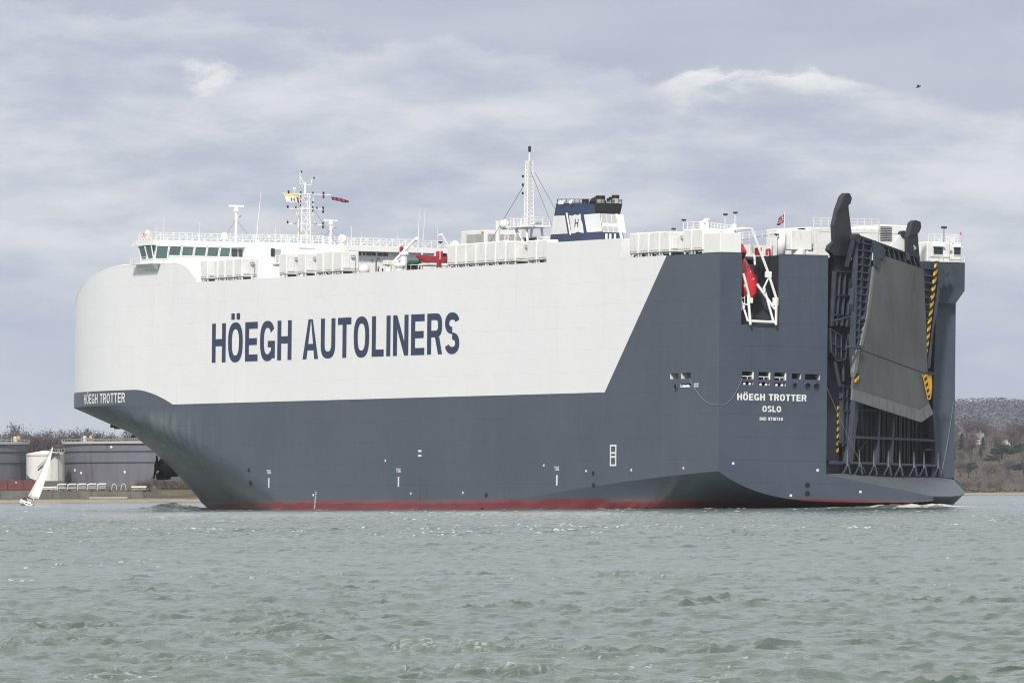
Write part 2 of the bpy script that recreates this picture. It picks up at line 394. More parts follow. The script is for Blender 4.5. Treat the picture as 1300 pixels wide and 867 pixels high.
sb.add([(12,15.3,3.62),(12,15.4,13.2),(12,15.9,28.2),(12,B,28.2),(12,B,3.62)], [(0,1,2,3,4)])
sb.add([(12,15.3,3.62),(19,15.3,3.62),(19,15.9,28.2),(12,15.9,28.2),(12,15.4,13.2)], [(0,1,2,3,4)])
sb.build('quarter_panel', M['hull'], ship)
bs = MB()
bs.add([(11.96,15.75,7.2),(11.96,16.15,9.2),(11.96,16.05,10.9)], [(0,1,2)]); bs.build('panel_slit', M['inner'], ship)
# shelf under the ramp: sloping upper face, rounded nose
out = [(0,-4.65,3.63),(0,-2,3.2),(0,2,2.55),(0,6,1.9),(0,9,1.41),(1.2,11.8,1.42),(3.0,14.0,1.55),(5.2,15.9,1.8),(8.0,17.4,2.1),(10.5,18.1,2.4),(12.5,18.3,2.7),(15,18.0,3.0)]
inn = [DG(s, 3.76, .0) for s in (0, 3, 7, 11, 14.5, 17.5, 19.5, 21.0, 22.2)]+[(12.6,15.8,3.76),(13.6,16.5,3.76),(15,17.2,3.76)]
mid = [tuple((a*.5+b*.5)+(.35 if k == 2 else 0) for k, (a, b) in enumerate(zip(p, q))) for p, q in zip(out, inn)]
mid = [tuple((lerp(c_, o_, [.55,.6,.66,.7,.72,.72,.7][k_-5]) if i_ < 2 else lerp(c_, o_, .42)+.3) for i_, (c_, o_) in enumerate(zip(q, p))) if k_ >= 5 else m_k for k_, (m_k, p, q) in enumerate(zip(mid, out, inn))]
mid[0] = tuple((a+b)/2 for a, b in zip(out[0], inn[0]))
shf = MB(); shf.grid([out, mid, inn]); shf.add([DG(-.5,3.74,-3.4), DG(25.6,3.74,-3.4), DG(25.6,3.755,0.02), DG(-.5,3.755,0.02)], [(0,1,2,3)])
shf.build('ramp_shelf', M['shelf'], ship, smooth=True).data.set_sharp_from_angle(angle=R(40))
lo = [(p[0], p[1], zb(0, p[1])) for p in out[:5]]+[(2.2,11,.5),(4.5,13,.25),(7,14.6,.0),(9.5,15.8,-.3),(12,16.6,-.7),(13,17,-1),(15,17,-1.5)]
sk = MB(); sk.grid([out[4:], lo[4:]]); sk.build('shelf_skirt', M['hull'], ship, smooth=True)

# ---- lettering (own glyphs, flat and a finger's breadth proud of the plating)
def glyph(ch, t=.2):
    q = []; 
    def rect(x0, y0, x1, y1): q.append([(x0,y0),(x1,y0),(x1,y1),(x0,y1)])
    def arc(cx, cy, rx, ry, a0, a1, n=14, tx=None, ty=None, e=2.5):
        tx = t if tx is None else tx; ty = t*.86 if ty is None else ty
        def pt(a, px, py):
            ca, sa = math.cos(a), math.sin(a)
            return (cx+px*math.copysign(abs(ca)**(2/e), ca), cy+py*math.copysign(abs(sa)**(2/e), sa))
        for i in range(n):
            A, B_ = R(lerp(a0, a1, i/n)), R(lerp(a0, a1, (i+1)/n))
            q.append([pt(A, rx, ry), pt(B_, rx, ry), pt(B_, rx-tx, ry-ty), pt(A, rx-tx, ry-ty)])
    W = {'H': .74, 'O': .78, 'E': .66, 'G': .78, 'A': .8, 'U': .74, 'T': .68, 'L': .6, 'I': .2, 'N': .76, 'R': .74, 'S': .7, 'M': .9,
         '9': .6, '7': .58, '1': .4, '0': .6, '4': .62, 'P': .7}
    if ch == ' ': return [], .32
    b = 'O' if ch == 'Ö' else ch; w = W[b]
    if b in 'HNMURPEL': rect(0, 0 if b != 'U' else .36, t, 1)
    if b in 'HNMU': rect(w-t, 0 if b != 'U' else .36, w, 1)
    if b == 'H': rect(t, .42, w-t, .42+t*.9)
    if b == 'E':
        for y in (0, .5-t*.43, 1-t*.86): rect(t, y, w-(.04 if 0 < y < .7 else 0), y+t*.86)
    if b == 'L': rect(t, 0, w, t*.86)
    if b == 'T': rect(0, 1-t*.86, w, 1); rect(w/2-t/2, 0, w/2+t/2, 1-t*.86)
    if b == 'I': rect(0, 0, t, 1)
    if b == 'N': q.append([(t,1),(t-.0,.66),(w-t,0),(w-t,.34)])
    if b == 'M': q.append([(t,1),(t,.6),(w/2,0),(w/2,.4)]); q.append([(w-t,1),(w/2,.4),(w/2,0),(w-t,.6)])
    if b == 'A':
        q.append([(0,0),(t,0),(w/2+.02,1),(w/2-t*.55,1)]); q.append([(w-t,0),(w,0),(w/2+t*.55,1),(w/2+.02,1)]); rect(t*1.25,.22,w-t*1.25,.22+t*.8)
    if b == 'U': arc(w/2, .36, w/2, .36, 180, 360, 16)
    if b in 'O0': arc(w/2, .5, w/2, .51, 0, 360, 28)
    if ch == 'Ö': rect(w/2-t*1.15, 1.08, w/2-t*.25, 1.24); rect(w/2+t*.25, 1.08, w/2+t*1.15, 1.24)
    if b == 'G': arc(w/2, .5, w/2, .51, 32, 318, 24); rect(w-t, .06, w, .5); rect(w*.52, .5-t*.8, w-t, .5)
    if b in 'RP':
        rect(t, 1-t*.8, w*.6, 1); rect(t, .42, w*.6, .42+t*.8); arc(w*.6, .71, w*.4-.01, .29, -90, 90, 12, t, t*.8)
    if b == 'R': q.append([(w*.52,.42),(w-t,0),(w,0),(w*.52+t*1.05,.42)])
    if b == 'S':
        arc(w/2, .745, w/2, .262, 15, 270, 16, t, t*.86, 2.2); arc(w/2, .255, w/2, .262+.0, -165, 90, 16, t, t*.86, 2.2)
    if b == '9': arc(w/2, .68, w/2, .32, 0, 360, 20); arc(w/2, .5, w/2, .5, -150, 8, 12)
    if b == '7': rect(0, 1-t*.86, w, 1); q.append([(w*.18,0),(w*.18+t*1.1,0),(w,1-t*.86),(w-t*1.1,1-t*.86)])
    if b == '1': rect(w-t, 0, w, 1); q.append([(0,.72),(w-t,1),(w-t,.8),(0,.6)])
    if b == '4': rect(w-t*1.7, 0, w-t*.7, 1); rect(0, .22, w, .22+t*.8); q.append([(0,.22+t*.8),(t,.22+t*.8),(w-t*1.7,.78),(w-t*1.7,1)])
    return q, w
def lettering(name, text, fn, length, height, material, parent, t=.2, gap=.13):
    """one flat mesh per letter, laid along fn(x, y, proud)"""
    tot = 0
    for ch in text: tot += glyph(ch, t)[1]+gap
    k = length/(tot-gap); x = 0; o = None
    for ch in text:
        q, w_ = glyph(ch, t)
        if q:
            mb = MB()
            for i, poly in enumerate(q): mb.add([fn((p[0]+x)*k, p[1]*height, .03+.0015*(i % 7)) for p in poly], [tuple(range(len(poly)))])
            o = mb.build(name, material, parent)
        x += w_+gap
    return o
M['letter'] = mat('letter_navy', (.016, .032, .085), .45, .12, .8)
M['lwhite'] = mat('letter_white', (.8, .8, .8), .5, .04, .8)
lettering('company_letter', 'HÖEGH AUTOLINERS', lambda x, y, d_: (138.1-x, -B-d_, 18.03+y), 71.2, 4.85, M['letter'], hull)
def bowpt(x, y, d_):
    u = 181.2-x*(181.2-164.9)/17.5; z = 13.38+y*1.09; return (u+d_*.5, -bow_v(u, z)-d_*1.2, z)
lettering('bow_name_letter', 'HÖEGH TROTTER', bowpt, 17.5, 1.15, M['lwhite'], hull)
tr = lambda v, z: (lambda x, y, d_: (-d_, v+x, z+y))
lettering('stern_name_letter', 'HÖEGH TROTTER', tr(-15.97, 11.8), 8.72, .74, M['lwhite'], hull, .23)
lettering('home_port_letter', 'OSLO', tr(-12.8, 10.54), 2.36, .67, M['lwhite'], hull, .23)
lettering('ship_number_letter', 'IMO 9710749', tr(-13.12, 9.58), 2.9, .37, M['lwhite'], hull, .22)
for u in (121.2, 83.9, 41.2):
    lettering('tug_letter', 'TUG', (lambda uu: lambda x, y, d_: (uu-x, -B-d_, 4.1+y))(u), 1.25, .5, M['lwhite'], hull, .24)
    b = MB(); b.box((u-.8, -B-.03, 2.4), (u-.45, -B-.01, 3.6)); b.build('tug_mark', M['lwhite'], hull)
pm = MB()
for a, c in (((26.7,4.55),(26.95,7.0)), ((25.35,4.55),(25.6,7.0)), ((25.6,4.55),(26.7,4.75)), ((25.6,6.8),(26.7,7.0)), ((25.6,5.95),(26.7,6.15)), ((25.6,5.5),(26.7,5.7))):
    pm.box((a[0], -B-.03, a[1]), (c[0], -B-.01, c[1]))
pm.build('pilot_door_mark', M['lwhite'], hull)
for u, z in ((77.9, 6.5), (77.9, 5.95)): MB().box((u-.9, -B-.03, z), (u, -B-.01, z+.24)).build('hull_mark', M['lwhite'], hull)
for z in (13.55, 13.3): MB().box((5.0, -B-.03, z), (6.1, -B-.01, z+.14)).build('hull_mark', M['lwhite'], hull)
# draught marks, small sea-chest openings and plugs along the side and transom
for u, z in ((59.2, 1.35), (31.2, 3.75), (31.1, 2.4), (126.2, 3.0), (126.6, 4.6)):
    MB().tube([(u, -B+.1, z), (u, -B-.05, z)], .28, 10).build('overboard_opening', M['inner'], hull)
for v, z in ((-7.0, 2.45), (-7.0, 1.5), ):
    MB().tube([(.1, v, z+.0), (-.05, v, z)], .3, 10).build('overboard_opening', M['inner'], hull)
for u, z in ((107.5, 1.35), (79.8, 1.45), (65.5, 1.5), (87, 5.4), (33, 3.9), (21.5, 3.95), (8.5, 4.1), (44, 4.6)):
    MB().box((u-.14, -B-.05, z), (u+.14, -B-.005, z+.26)).build('side_plug', M['lwhite'], hull)
for v, z in ((-16.4, 4.6), (-9.1, 1.12), (-5.75, 4.0), (-.3, 1.65)):
    MB().box((-.05, v-.14, z), (-.005, v+.14, z+.26)).build('side_plug', M['lwhite'], hull)
dm = MB()
for k in range(9): dm.box((107-.05*k+(-.15 if k % 2 else 0), -B-.03, -.2+.25*k), (107.3-.05*k, -B-.01, -.1+.25*k))
dm.build('draught_marks', M['lwhite'], hull)
# white rim where the white panel ends, wave-shaped bulwark edge
# mooring openings
def pocket(holes, side):
    for h in holes:
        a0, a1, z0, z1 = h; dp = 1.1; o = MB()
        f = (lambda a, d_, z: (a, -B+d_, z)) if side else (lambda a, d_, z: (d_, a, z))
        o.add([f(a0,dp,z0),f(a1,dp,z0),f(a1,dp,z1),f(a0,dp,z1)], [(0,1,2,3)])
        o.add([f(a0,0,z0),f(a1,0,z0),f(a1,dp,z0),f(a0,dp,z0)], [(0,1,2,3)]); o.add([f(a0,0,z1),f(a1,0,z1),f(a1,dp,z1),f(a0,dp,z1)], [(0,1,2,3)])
        lit = MB(); dark_a, lit_a = (a0, a1)  # lit jamb painted white, shaded walls near-black: light set by colour
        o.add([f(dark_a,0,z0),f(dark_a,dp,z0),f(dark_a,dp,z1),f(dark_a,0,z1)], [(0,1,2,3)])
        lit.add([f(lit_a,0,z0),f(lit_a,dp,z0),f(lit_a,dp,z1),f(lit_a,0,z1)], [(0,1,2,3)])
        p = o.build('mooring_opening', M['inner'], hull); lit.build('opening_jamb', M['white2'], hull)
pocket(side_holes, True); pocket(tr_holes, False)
for h in tr_holes[:3]:
    r_ = MB(); z = h[2]+.3
    r_.tube([(.12,h[0],z),(.12,h[1],z)], .05); r_.tube([(.12,(h[0]+h[1])/2,h[2]),(.12,(h[0]+h[1])/2,z)], .05); r_.box((.05,h[1]-.12,h[2]),(.3,h[1]-.01,h[3]))
    r_.build('opening_rail', M['white2'], hull)
for h in tr_holes[5:]:
    for f_ in (.25, .75):
        MB().tube([(.2, lerp(h[0],h[1],f_), h[2]), (.2, lerp(h[0],h[1],f_), h[2]+.24)], .16, 10).build('bollard', M['white2'], hull)
for f_ in (.35, .7): MB().tube([(lerp(6.9,9.5,f_), -B+.2, 13.3), (lerp(6.9,9.5,f_), -B+.2, 13.55)], .3, 10).build('bollard', M['white2'], hull)
for c, sd_ in [(side_ring, 1)]+[(r_, 0) for r_ in tr_rings]:
    k = MB(); pts = []
    for i in range(25):
        a = 2*math.pi*i/24; x, y = c[0]+c[2]*.86*math.cos(a), c[1]+c[2]*.86*math.sin(a)
        pts.append((x, -B-.02, y) if sd_ else (-.02, x, y))
    k.tube(pts, c[2]*.16, 6); k.build('fairlead', M['grey'], hull)
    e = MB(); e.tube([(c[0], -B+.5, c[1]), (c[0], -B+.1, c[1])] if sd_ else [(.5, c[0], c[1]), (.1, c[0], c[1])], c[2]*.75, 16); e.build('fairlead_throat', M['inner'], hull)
# slack mooring line between the side and transom openings, and one down the ramp recess
def sag(a, b, dz, n=14): return [tuple(lerp(a[k], b[k], i/n)-(dz*4*(i/n)*(1-i/n) if k == 2 else 0) for k in range(3)) for i in range(n+1)]
c1 = (-.06, -18.3, 11.55)
ml = MB(); ml.tube(sag((7.0, -18.4, 14.28), (-.05, -18.35, 11.35), 1.0), .022, 5, False); ml.tube(sag((-.05, -18.35, 11.35), (-.12, -15.4, 14.3), 1.1), .022, 5, False)
ml.build('mooring_line', M['brass'], ship)
M2 = MB(); M2.tube(sag((-.1, -4.7, 13.4), DG(6.5, 4.0, 1.6), .3), .022, 5, False); M2.tube(sag((11.9, 18.0, 12.3), DG(23.2, 3.9, 1.0), .8), .022, 5, False)
M2.build('mooring_line', M['brass'], ship)
# anchor and its bolster on the port bow flare
an = MB(); an.tube([(172.5, -4.4, 6.6), (176.0, -6.5, 5.7), (177.3, -7.4, 5.35)], [1.75, 1.6, 1.2], 14)
an.build('anchor_bolster', M['dark'], ship, smooth=True)
ar = MB()
for v_, q in ((-8.7, 0), (-8.0, .25)):
    ar.prism([(176.6,v_,6.8-q),(177.4,v_+.3,6.9-q),(177.2,v_+.35,5.5),(177.9,v_+.1,3.9+q),(176.7,v_-.35,4.0+q),(176.5,v_+.1,5.5)], (.3,.35,0))
ar.tube([(177.0,-8.6,5.4),(177.0,-6.4,5.5)], .5, 8); ar.tube([(177.0,-8.3,4.2),(177.0,-6.6,4.3)], .5, 6)
ar.build('anchor', M['rust'], ship)
# small dark lights/fairleads under the flare near the stem
for u, z in ((184.0, 10.55), (182.6, 10.7), (180.2, 9.4)):
    v = -bow_v(u, z)-.02
    MB().box((u-.9, v-.1, z-.25), (u+.9, v+.25, z+.15)).build('flare_opening', M['inner'], hull)
# ================================================================ superstructure
def railing(name, pts, h=1.0, parent=None, m=None, sp=1.5, r=.035, rails=3, brace=False):
    mb = MB()
    for k in range(rails):
        zz = h*(k+1)/rails; mb.tube([(p[0], p[1], p[2]+zz) for p in pts], r, 4)
    for a, b in zip(pts[:-1], pts[1:]):
        L = math.dist(a, b); n = max(1, int(round(L/sp)))
        for i in range(n+1):
            p = [lerp(a[k], b[k], i/n) for k in range(3)]
            mb.tube([tuple(p), (p[0], p[1], p[2]+h)], r*1.2, 4)
            if brace and i < n:
                q = [lerp(a[k], b[k], (i+1)/n) for k in range(3)]
                e = (i % 2)*h
                mb.tube([(p[0], p[1], p[2]+e), (q[0], q[1], q[2]+h-e)], r*.8, 4)
    return mb.build(name, m or M['white2'], parent or ship)
# ---- ventilator housings along the port edge: (u aft, u fore, z0, z1, depth inboard)
vents = [(140.2,142.5,28.75,30.9,2.1),(134.9,137.0,28.75,30.85,1.2),(132.4,134.6,28.75,30.85,1.2),(129.8,132.1,28.75,30.85,2.2),
         (137.2,138.3,28.75,30.8,.6),
         (116.5,118.8,28.8,31.1,2.0),(111.0,113.4,28.8,31.0,2.0),(105.8,108.0,28.8,31.0,1.2),(103.1,105.6,28.8,31.0,1.2),(100.4,102.9,28.8,30.95,2.3)]
x = 71.0
for k in range(6): vents.append((x-2.5, x, 28.85, 30.9+.02*k, 1.3)); x -= 2.66
vents += [(52.6,54.9,28.9,30.9,2.4),(47.0,49.5,28.9,30.85,1.5),(44.1,46.8,28.9,30.85,1.5)]
vents += [(20.75,23.1,29.0,30.95,1.4),(18.15,20.55,29.0,30.95,1.4),(15.45,17.95,29.0,30.95,1.4),(12.85,15.25,29.0,30.92,2.6),
          (7.5,9.7,29.05,31.05,1.5),(4.7,7.25,29.05,30.98,2.6)]
for (u0, u1, z0, z1, dp) in vents:
    v = -B+.2; z0 = 28.5 if u0 > 30 else 28.58
    o = MB().bbox((u0+.05, v, z0), (u1-.05, v+dp, z1), .1).build('ventilator_housing', M['white'], ship)
    t = MB(); uc = (u0+u1)/2
    t.cyl((uc, v+dp*.55, 28.04), min(.55, dp*.35), z0-28.03, 12); t.build('ventilator_trunk', M['white'], o)
    for a in (u0+.25, u1-.25): MB().box((a-.07, v+.1, 28.04), (a+.07, v+.25, z0)).build('ventilator_leg', M['white'], o)
    MB().box((u0+.35, v+dp*.3, 28.04), (u1-.35, v+dp*.95, z0-.1)).build('housing_gap_shade', M['dark'], o)  # dark block added to stand in for the shaded gap under the housing
    MB().box((u0+.3, v-.02, z0+.25), (u1-.3, v-.003, z0+.33)).build('housing_seam', M['louvre'], o)
    if dp > 1.9:
        MB().box((u0+.0, v+.35, z0+.3), (u0+.045, v+1.0, z0+1.7)).build('housing_door', M['white2'], o)
        MB().tube([(u0-.1, v+dp*.75, z0+.1), (u0-.1, v+dp*.75, z1-.5), (u0-.25, v+dp*.6, z1-.45)], .05, 5).bbox((u0-.4, v+dp*.45, z1-.6), (u0-.15, v+dp*.65, z1-.45), .02).build('housing_lamp', M['louvre'], o)
        MB().tube([(u0-.15, v, z0+.55), (u0-.15, v+dp, z0+.55)], .03, 4).build('housing_rail', M['white2'], o)
    for q in (.33, .66): MB().tube([(lerp(u0, u1, q), v+dp*.5, z1-.02), (lerp(u0, u1, q), v+dp*.5, z1+.07)], .1, 6).build('lifting_lug', M['white2'], o)
cbx = MB(); cbx.bbox((.02, -B+.01, 28.22), (4.2, -15.62, 30.42), .04); cbx.build('corner_locker', M['white2'], ship)
rb = MB(); rb.bbox((.3, -9.2, 28.7), (1.8, -6.55, 31.0), .08); o = rb.build('ventilator_housing', M['white'], ship)
t = MB(); t.cyl((1.0, -7.9, 28.04), .8, .7); t.build('ventilator_trunk', M['white'], o)
railing('deck_railing', [(14,-16,30.0),(14,-9,30.0),(3,-9,30.0)])

# ---- bridge: a bar across the whole beam with raked windows, flat overhanging roof
br = MB()
br.box((156.9, -B+.35, 30.85), (161.6, B-.35, 31.95))            # apron below the windows
br.box((156.95, -B+.5, 31.9), (161.5, B-.5, 33.15))               # wall behind the glass
br.box((150, -5.6, 28.1), (157, 7, 33.15))                        # deckhouse abaft the bridge
br.build('bridge', M['white2'], ship)
rf = MB()
poly = [(156.4,-B-.05,33.19),(161.6,-B-.25,33.19),(163.0,-B-.1,33.19),(163.0,B,33.19),(156.4,B,33.19),(156.4,5.5,33.19),(153.8,4.6,33.19),(153.8,-4.4,33.19),(156.4,-5.0,33.19)]
rf.prism(poly, (0, 0, .66)); 
rf.prism([(161.4,-B-.05,33.86),(161.4,-B-.05,33.2),(163.0,-B-.35,33.2)], (0,36,0))
rf.build('bridge_roof', M['white2'], ship)
# windows, each pane a part: raked aft-facing row, port wing end
vv = [-17.95,-16.15,-14.35,-12.6,-10.85,-9.1,-7.5]
for i in range(len(vv)-1):
    a, b = vv[i]+.13, vv[i+1]-.13; zlo = 31.95 if i else 31.5
    w_ = MB(); w_.prism([(156.86,a,zlo),(156.86,b,zlo),(156.42,b,33.1),(156.42,a,33.1)], (.06,0,0)); o = w_.build('bridge_window', M['bglass'], ship)
    f = MB()
    for (p, q) in (((156.84,a-.05,zlo),(156.4,a-.05,33.12)),((156.84,b+.05,zlo),(156.4,b+.05,33.12)),((156.84,a,zlo-.03),(156.84,b,zlo-.03)),((156.4,a,33.13),(156.4,b,33.13))): f.tube([p, q], .075, 4)
    f.build('window_frame', M['white2'], o)
for a, b in ((157.15,158.9),(159.05,160.9)):
    w_ = MB(); w_.prism([(a,-B+.32,31.5),(b,-B+.32,31.5),(b+.35,-B-.02,33.1),(a+.0,-B-.02,33.1)], (0,.05,0)); o = w_.build('bridge_window', M['bglass'], ship)
    f = MB()
    for q in ((a,),(b,)): f.tube([(q[0],-B+.3,31.45),(q[0]+(.35 if q[0] == b else 0),-B-.04,33.12)], .08, 4)
    f.tube([(a,-B+.3,31.48),(b,-B+.3,31.48)], .06, 4); f.build('window_frame', M['white2'], o)
for a, b, za, zb_, uu in ((-7.2,-6.45,32.0,33.0,156.9),(-6.3,-5.75,32.0,33.0,156.9),(-4.95,-4.45,31.9,32.9,149.95)):
    MB().box((uu-.06,a,za),(uu-.02,b,zb_)).build('bridge_window', M['glass'], ship)
# bridge wing platform and its bracket on the flank
wg = MB(); wg.prism([(154.1,-B-1.0,30.75),(161.8,-B-1.0,30.75),(161.6,-B+1,30.75),(154.3,-B+1,30.75)], (0,0,.14))
wg.prism([(154.7,-B-.9,30.74),(159.9,-B-.9,30.74),(158.6,-B-.02,29.95),(155.1,-B-.02,29.85)], (0,1.2,0))
wg.build('wing_platform', M['white2'], ship)
railing('wing_railing', [(156.6,-B-.9,30.9),(161.6,-B-.9,30.9)], .75)
# roof railings and gear
railing('roof_railing', [(161.4,-B+.1,33.85),(156.6,-B+.1,33.85),(156.6,-5,33.85),(154,-4.2,33.85),(154,4.4,33.85),(156.6,5.2,33.85),(156.6,B-.3,33.85)], .95, brace=True, sp=.9)
def dome(u, v, z, r, stem=.35):
    d_ = MB(); d_.tube([(u,v,z),(u,v,z+stem)], r*.55, 10); d_.ball((u,v,z+stem+r*.8), (r,r,r*1.05), 12, 8); d_.build('radar_dome', M['white2'], ship, smooth=True)
dome(159, -18.0, 33.9, .38, .55); dome(158.6, -7.5, 33.9, .5, .3); dome(157, 8.3, 33.9, .6, .2); dome(72, -16.5, 29.2, .62, 1.15)
def whip(u, v, z, h, lean=0, r=.035):
    a = MB(); a.tube([(u,v,z),(u,v+lean*.12,z+h*.14)], r*2.2, 5); a.tube([(u,v+lean*.12,z+h*.12),(u,v+lean,z+h)], [r,r*.5], 4); a.build('whip_aerial', M['white2'], ship)
whip(158,-16.2,33.85,2.9); whip(158.5,-11.0,33.85,2.6); whip(157.5,-3.6,33.85,6.5,.6,.045); whip(158,-.7,33.85,2.1); whip(158,-12.9,33.85,.7,0,.06)
whip(140,11,33.9,3.0); whip(120,2.0,31.5,5.8,.35,.05); whip(120,4,31,4.2,.1); whip(92,-12,31,5.0,.3); whip(157.5,9.8,33.85,2.6); whip(158,-17.3,33.85,1.9); whip(140,3,33.0,1.8); whip(140,8,33.0,1.8)
# radar masts on the bridge roof
def radar(u, v, z, h, s=1):
    p = MB(); p.tube([(u,v,z),(u,v,z+h*.86)], .17*s, 8); p.tube([(u,v,z+h*.7),(u-.4,v+.35,z+h*.7)], .09, 5); o = p.build('radar_mast', M['white2'], ship)
    s_ = MB(); s_.tube([(u,v,z+h*.84),(u,v,z+h*.95)], [.35*s,.2*s], 8); s_.bbox((u-.1,v-1.05*s,z+h*.95),(u+.1,v+1.05*s,z+h),.03); s_.build('radar_scanner', M['white2'], o)
    MB().ball((u-.35,v+.35,z+h*.72),.26*s,8,6).build('search_light', M['louvre'], o)
    g = MB()
    for dv in (-2.2, 2.4): g.tube([(u,v,z+h*.62),(u-.3,v+dv,z)], .025, 4)
    g.build('stay_wire', M['wire'], o)
radar(158.5, -5.95, 33.85, 4.75); radar(158, 7.1, 33.85, 3.2, .95)
# signal mast: four-post lattice with yards and lamps
sm_ = MB(); um, c0 = 157.6, 3.2
for du in (-.55, .55):
    for dv in (-.62, .62): sm_.tube([(um+du, c0+dv*1.05, 33.85), (um+du*.6, c0+dv*.85, 40.2)], .075, 5)
for k in range(9):
    z = 34.3+k*.7; q = .62
    sm_.tube([(um-.5,c0-q,z),(um-.5,c0+q,z),(um+.5,c0+q,z),(um+.5,c0-q,z),(um-.5,c0-q,z)], .035, 4)
for z in (34.5, 36.4, 38.3): sm_.tube([(um-.55,c0-.6,z),(um-.5,c0+.6,z+1.6)], .03, 4); sm_.tube([(um-.55,c0+.6,z),(um-.5,c0-.6,z+1.6)], .03, 4)
sm_.tube([(um,c0+.05,40.0),(um,c0+.1,41.75)], .13, 6)
sm_.tube([(um,2.5,43.0),(um,2.55,41.5),(um,4.0,41.4),(um,4.25,42.25)], .05, 5); sm_.tube([(um,2.55,42.5),(um,3.15,41.4)], .05, 4); sm_.tube([(um,c0-1.1,40.2),(um,c0-1.1,37.6),(um,c0+1.2,37.6),(um,c0+1.2,40.2)], .055, 5)
mast = sm_.build('signal_mast', M['white2'], ship)
for z, a, b in ((40.22,-.05,6.75),(38.33,.6,5.85),(36.36,.6,5.75)):
    MB().tube([(um-.2,a,z),(um-.2,b,z)], .06, 5).build('mast_yard', M['white2'], mast)
    for v in ((.85,5.75) if z > 40 else (.75,5.72)):
        for dz in ((.22,) if v < 2 else (.2,-.28)):
            MB().tube([(um-.2,v,z+dz-.18),(um-.2,v,z+dz+.18)], .12, 8).build('signal_lamp', M['black'], mast)
for v, z in ((2.42,40.45),(2.42,39.9),(2.42,39.3),(2.42,38.8),(4.12,40.4),(4.12,39.2),(4.12,38.6),(4.12,38.1),(4.7,38.5),(1.75,38.5),(2.5,43.05),(4.25,42.3)):
    MB().tube([(um-.5,v,z-.13),(um-.5,v,z+.13)], .09, 6).build('signal_lamp', M['black'], mast)
for v in (1.7, 4.55): MB().ball((um-.2,v,36.55),(.3,.35,.2),8,6).build('search_light', M['louvre'], mast)
MB().ball((um-.2,1.65,40.85),.2,8,6).tube([(um-.2,1.65,40.2),(um-.2,1.65,40.8)],.04,4).build('mast_dome', M['white2'], mast)
g = MB()
for v0, v1 in ((2.4,1.6),(4.2,6.9)): g.tube([(um-.3,v0,38.5),(um-2,v1,33.9)], .025, 4)
g.build('stay_wire', M['wire'], mast)
for du, dv, z in ((-.6,.9,35.25),(-.6,-.7,35.25)): MB().bbox((um+du-.1,c0+dv-.25,z-.06),(um+du+.1,c0+dv+.25,z+.06),.02).build('mast_bracket', M['yellow'], mast)
bx = MB(); bx.box((157,-.35,33.9),(158,.75,34.9)); 
fr = MB()
for v in (-.4,.2,.8):
    for z in (33.9, 34.35, 34.8): fr.tube([(156.8,-.4,z),(156.8,.8,z)], .05, 4)
    fr.tube([(156.8,v,33.85),(156.8,v,34.85)], .06, 4)
fr.build('aerial_frame', M['white2'], ship)
# deckhouse face seen over the ventilators: door with landing, scuttles, lamps
for v in (-4.2,-3.85,-3.0,-2.65): MB().box((149.9,v,29.2),(149.97,v+.2,29.85)).build('scuttle', M['dark'], ship)
MB().box((149.88,-4.4,31.1),(149.98,-3.6,32.8)).build('deckhouse_door', M['louvre'], ship)
railing('landing_railing', [(149,-4.7,31.1),(149,-2.3,31.1)], .9, sp=.5)
MB().bbox((148.9,-4.8,30.95),(150,-2.2,31.08),.02).build('door_landing', M['white2'], ship)
for v, z in ((-1.7,31.2),(-1.7,29.6),(-2.35,31.9),(-2.35,31.5),(-2.35,31.1)): MB().box((149.9,v,z),(149.97,v+.12,z+.4)).build('deckhouse_lamp', M['dark'], ship)
ot = MB(); ot.box((150,-1.0,32.9),(156.4,3.6,33.1)); ot.tube([(150.2,.2,31),(150.2,.2,32.9)], .08, 6); ot.build('porch_canopy', M['white2'], ship)
MB().bbox((149.5,1.0,31.9),(150.1,3.0,32.15),.03).build('stored_gear', M['yellow'], ship)
sd_ = MB(); sd_.ball((148,3.9,33.3),(.5,.5,.45),12,8); sd_.tube([(148,3.9,32.6),(148,3.9,33.1)],.25,8); sd_.build('dish_aerial', M['white2'], ship, smooth=True)
# ---- accommodation house: aft face with a window strip, white fascia
ah = MB(); ah.box((140, 1.2, 28.06), (152, 15, 33.0)); ah.build('accommodation_house', M['white'], ship)
MB().box((138.9, .6, 32.45), (140.2, 15.4, 33.12)).build('house_fascia', M['white2'], ship)
for a, b in ((1.9,2.3),(2.4,2.95),(3.3,3.5),(3.75,4.35),(4.45,5.0),(5.3,5.9),(6.0,6.7)):
    MB().box((139.93,a,31.95),(139.99,b,32.35)).build('house_window', M['glass'], ship)
railing('house_railing', [(139,.7,33.12),(139,15,33.12)], .9, brace=True, sp=.9)
for v in (2.1,3.0,3.9,5.3,5.9,6.4,7.2): MB().box((139.9,v,29.4+.3*(v % 1)),(139.97,v+.14,30.4)).build('house_fitting', M['dark'], ship)
for v, z, r_ in ((4.5,31.4,.18),(5.35,31.6,.2),(4.0,30.5,.12),(5.4,30.6,.12)): MB().tube([(139.9,v,z),(139.99,v,z)], r_, 8).build('house_fitting', M['louvre'], ship)
MB().bbox((138.2,2.25,29.6),(138.9,2.8,30.5),.03).build('fire_locker', M['dred'], ship)
MB().bbox((138.5,7.8,32.5),(138.88,8.2,33.15),.03).build('fire_locker', M['dred'], ship)
rails_ = [(126,-14,28.1),(126,-2,28.1)]
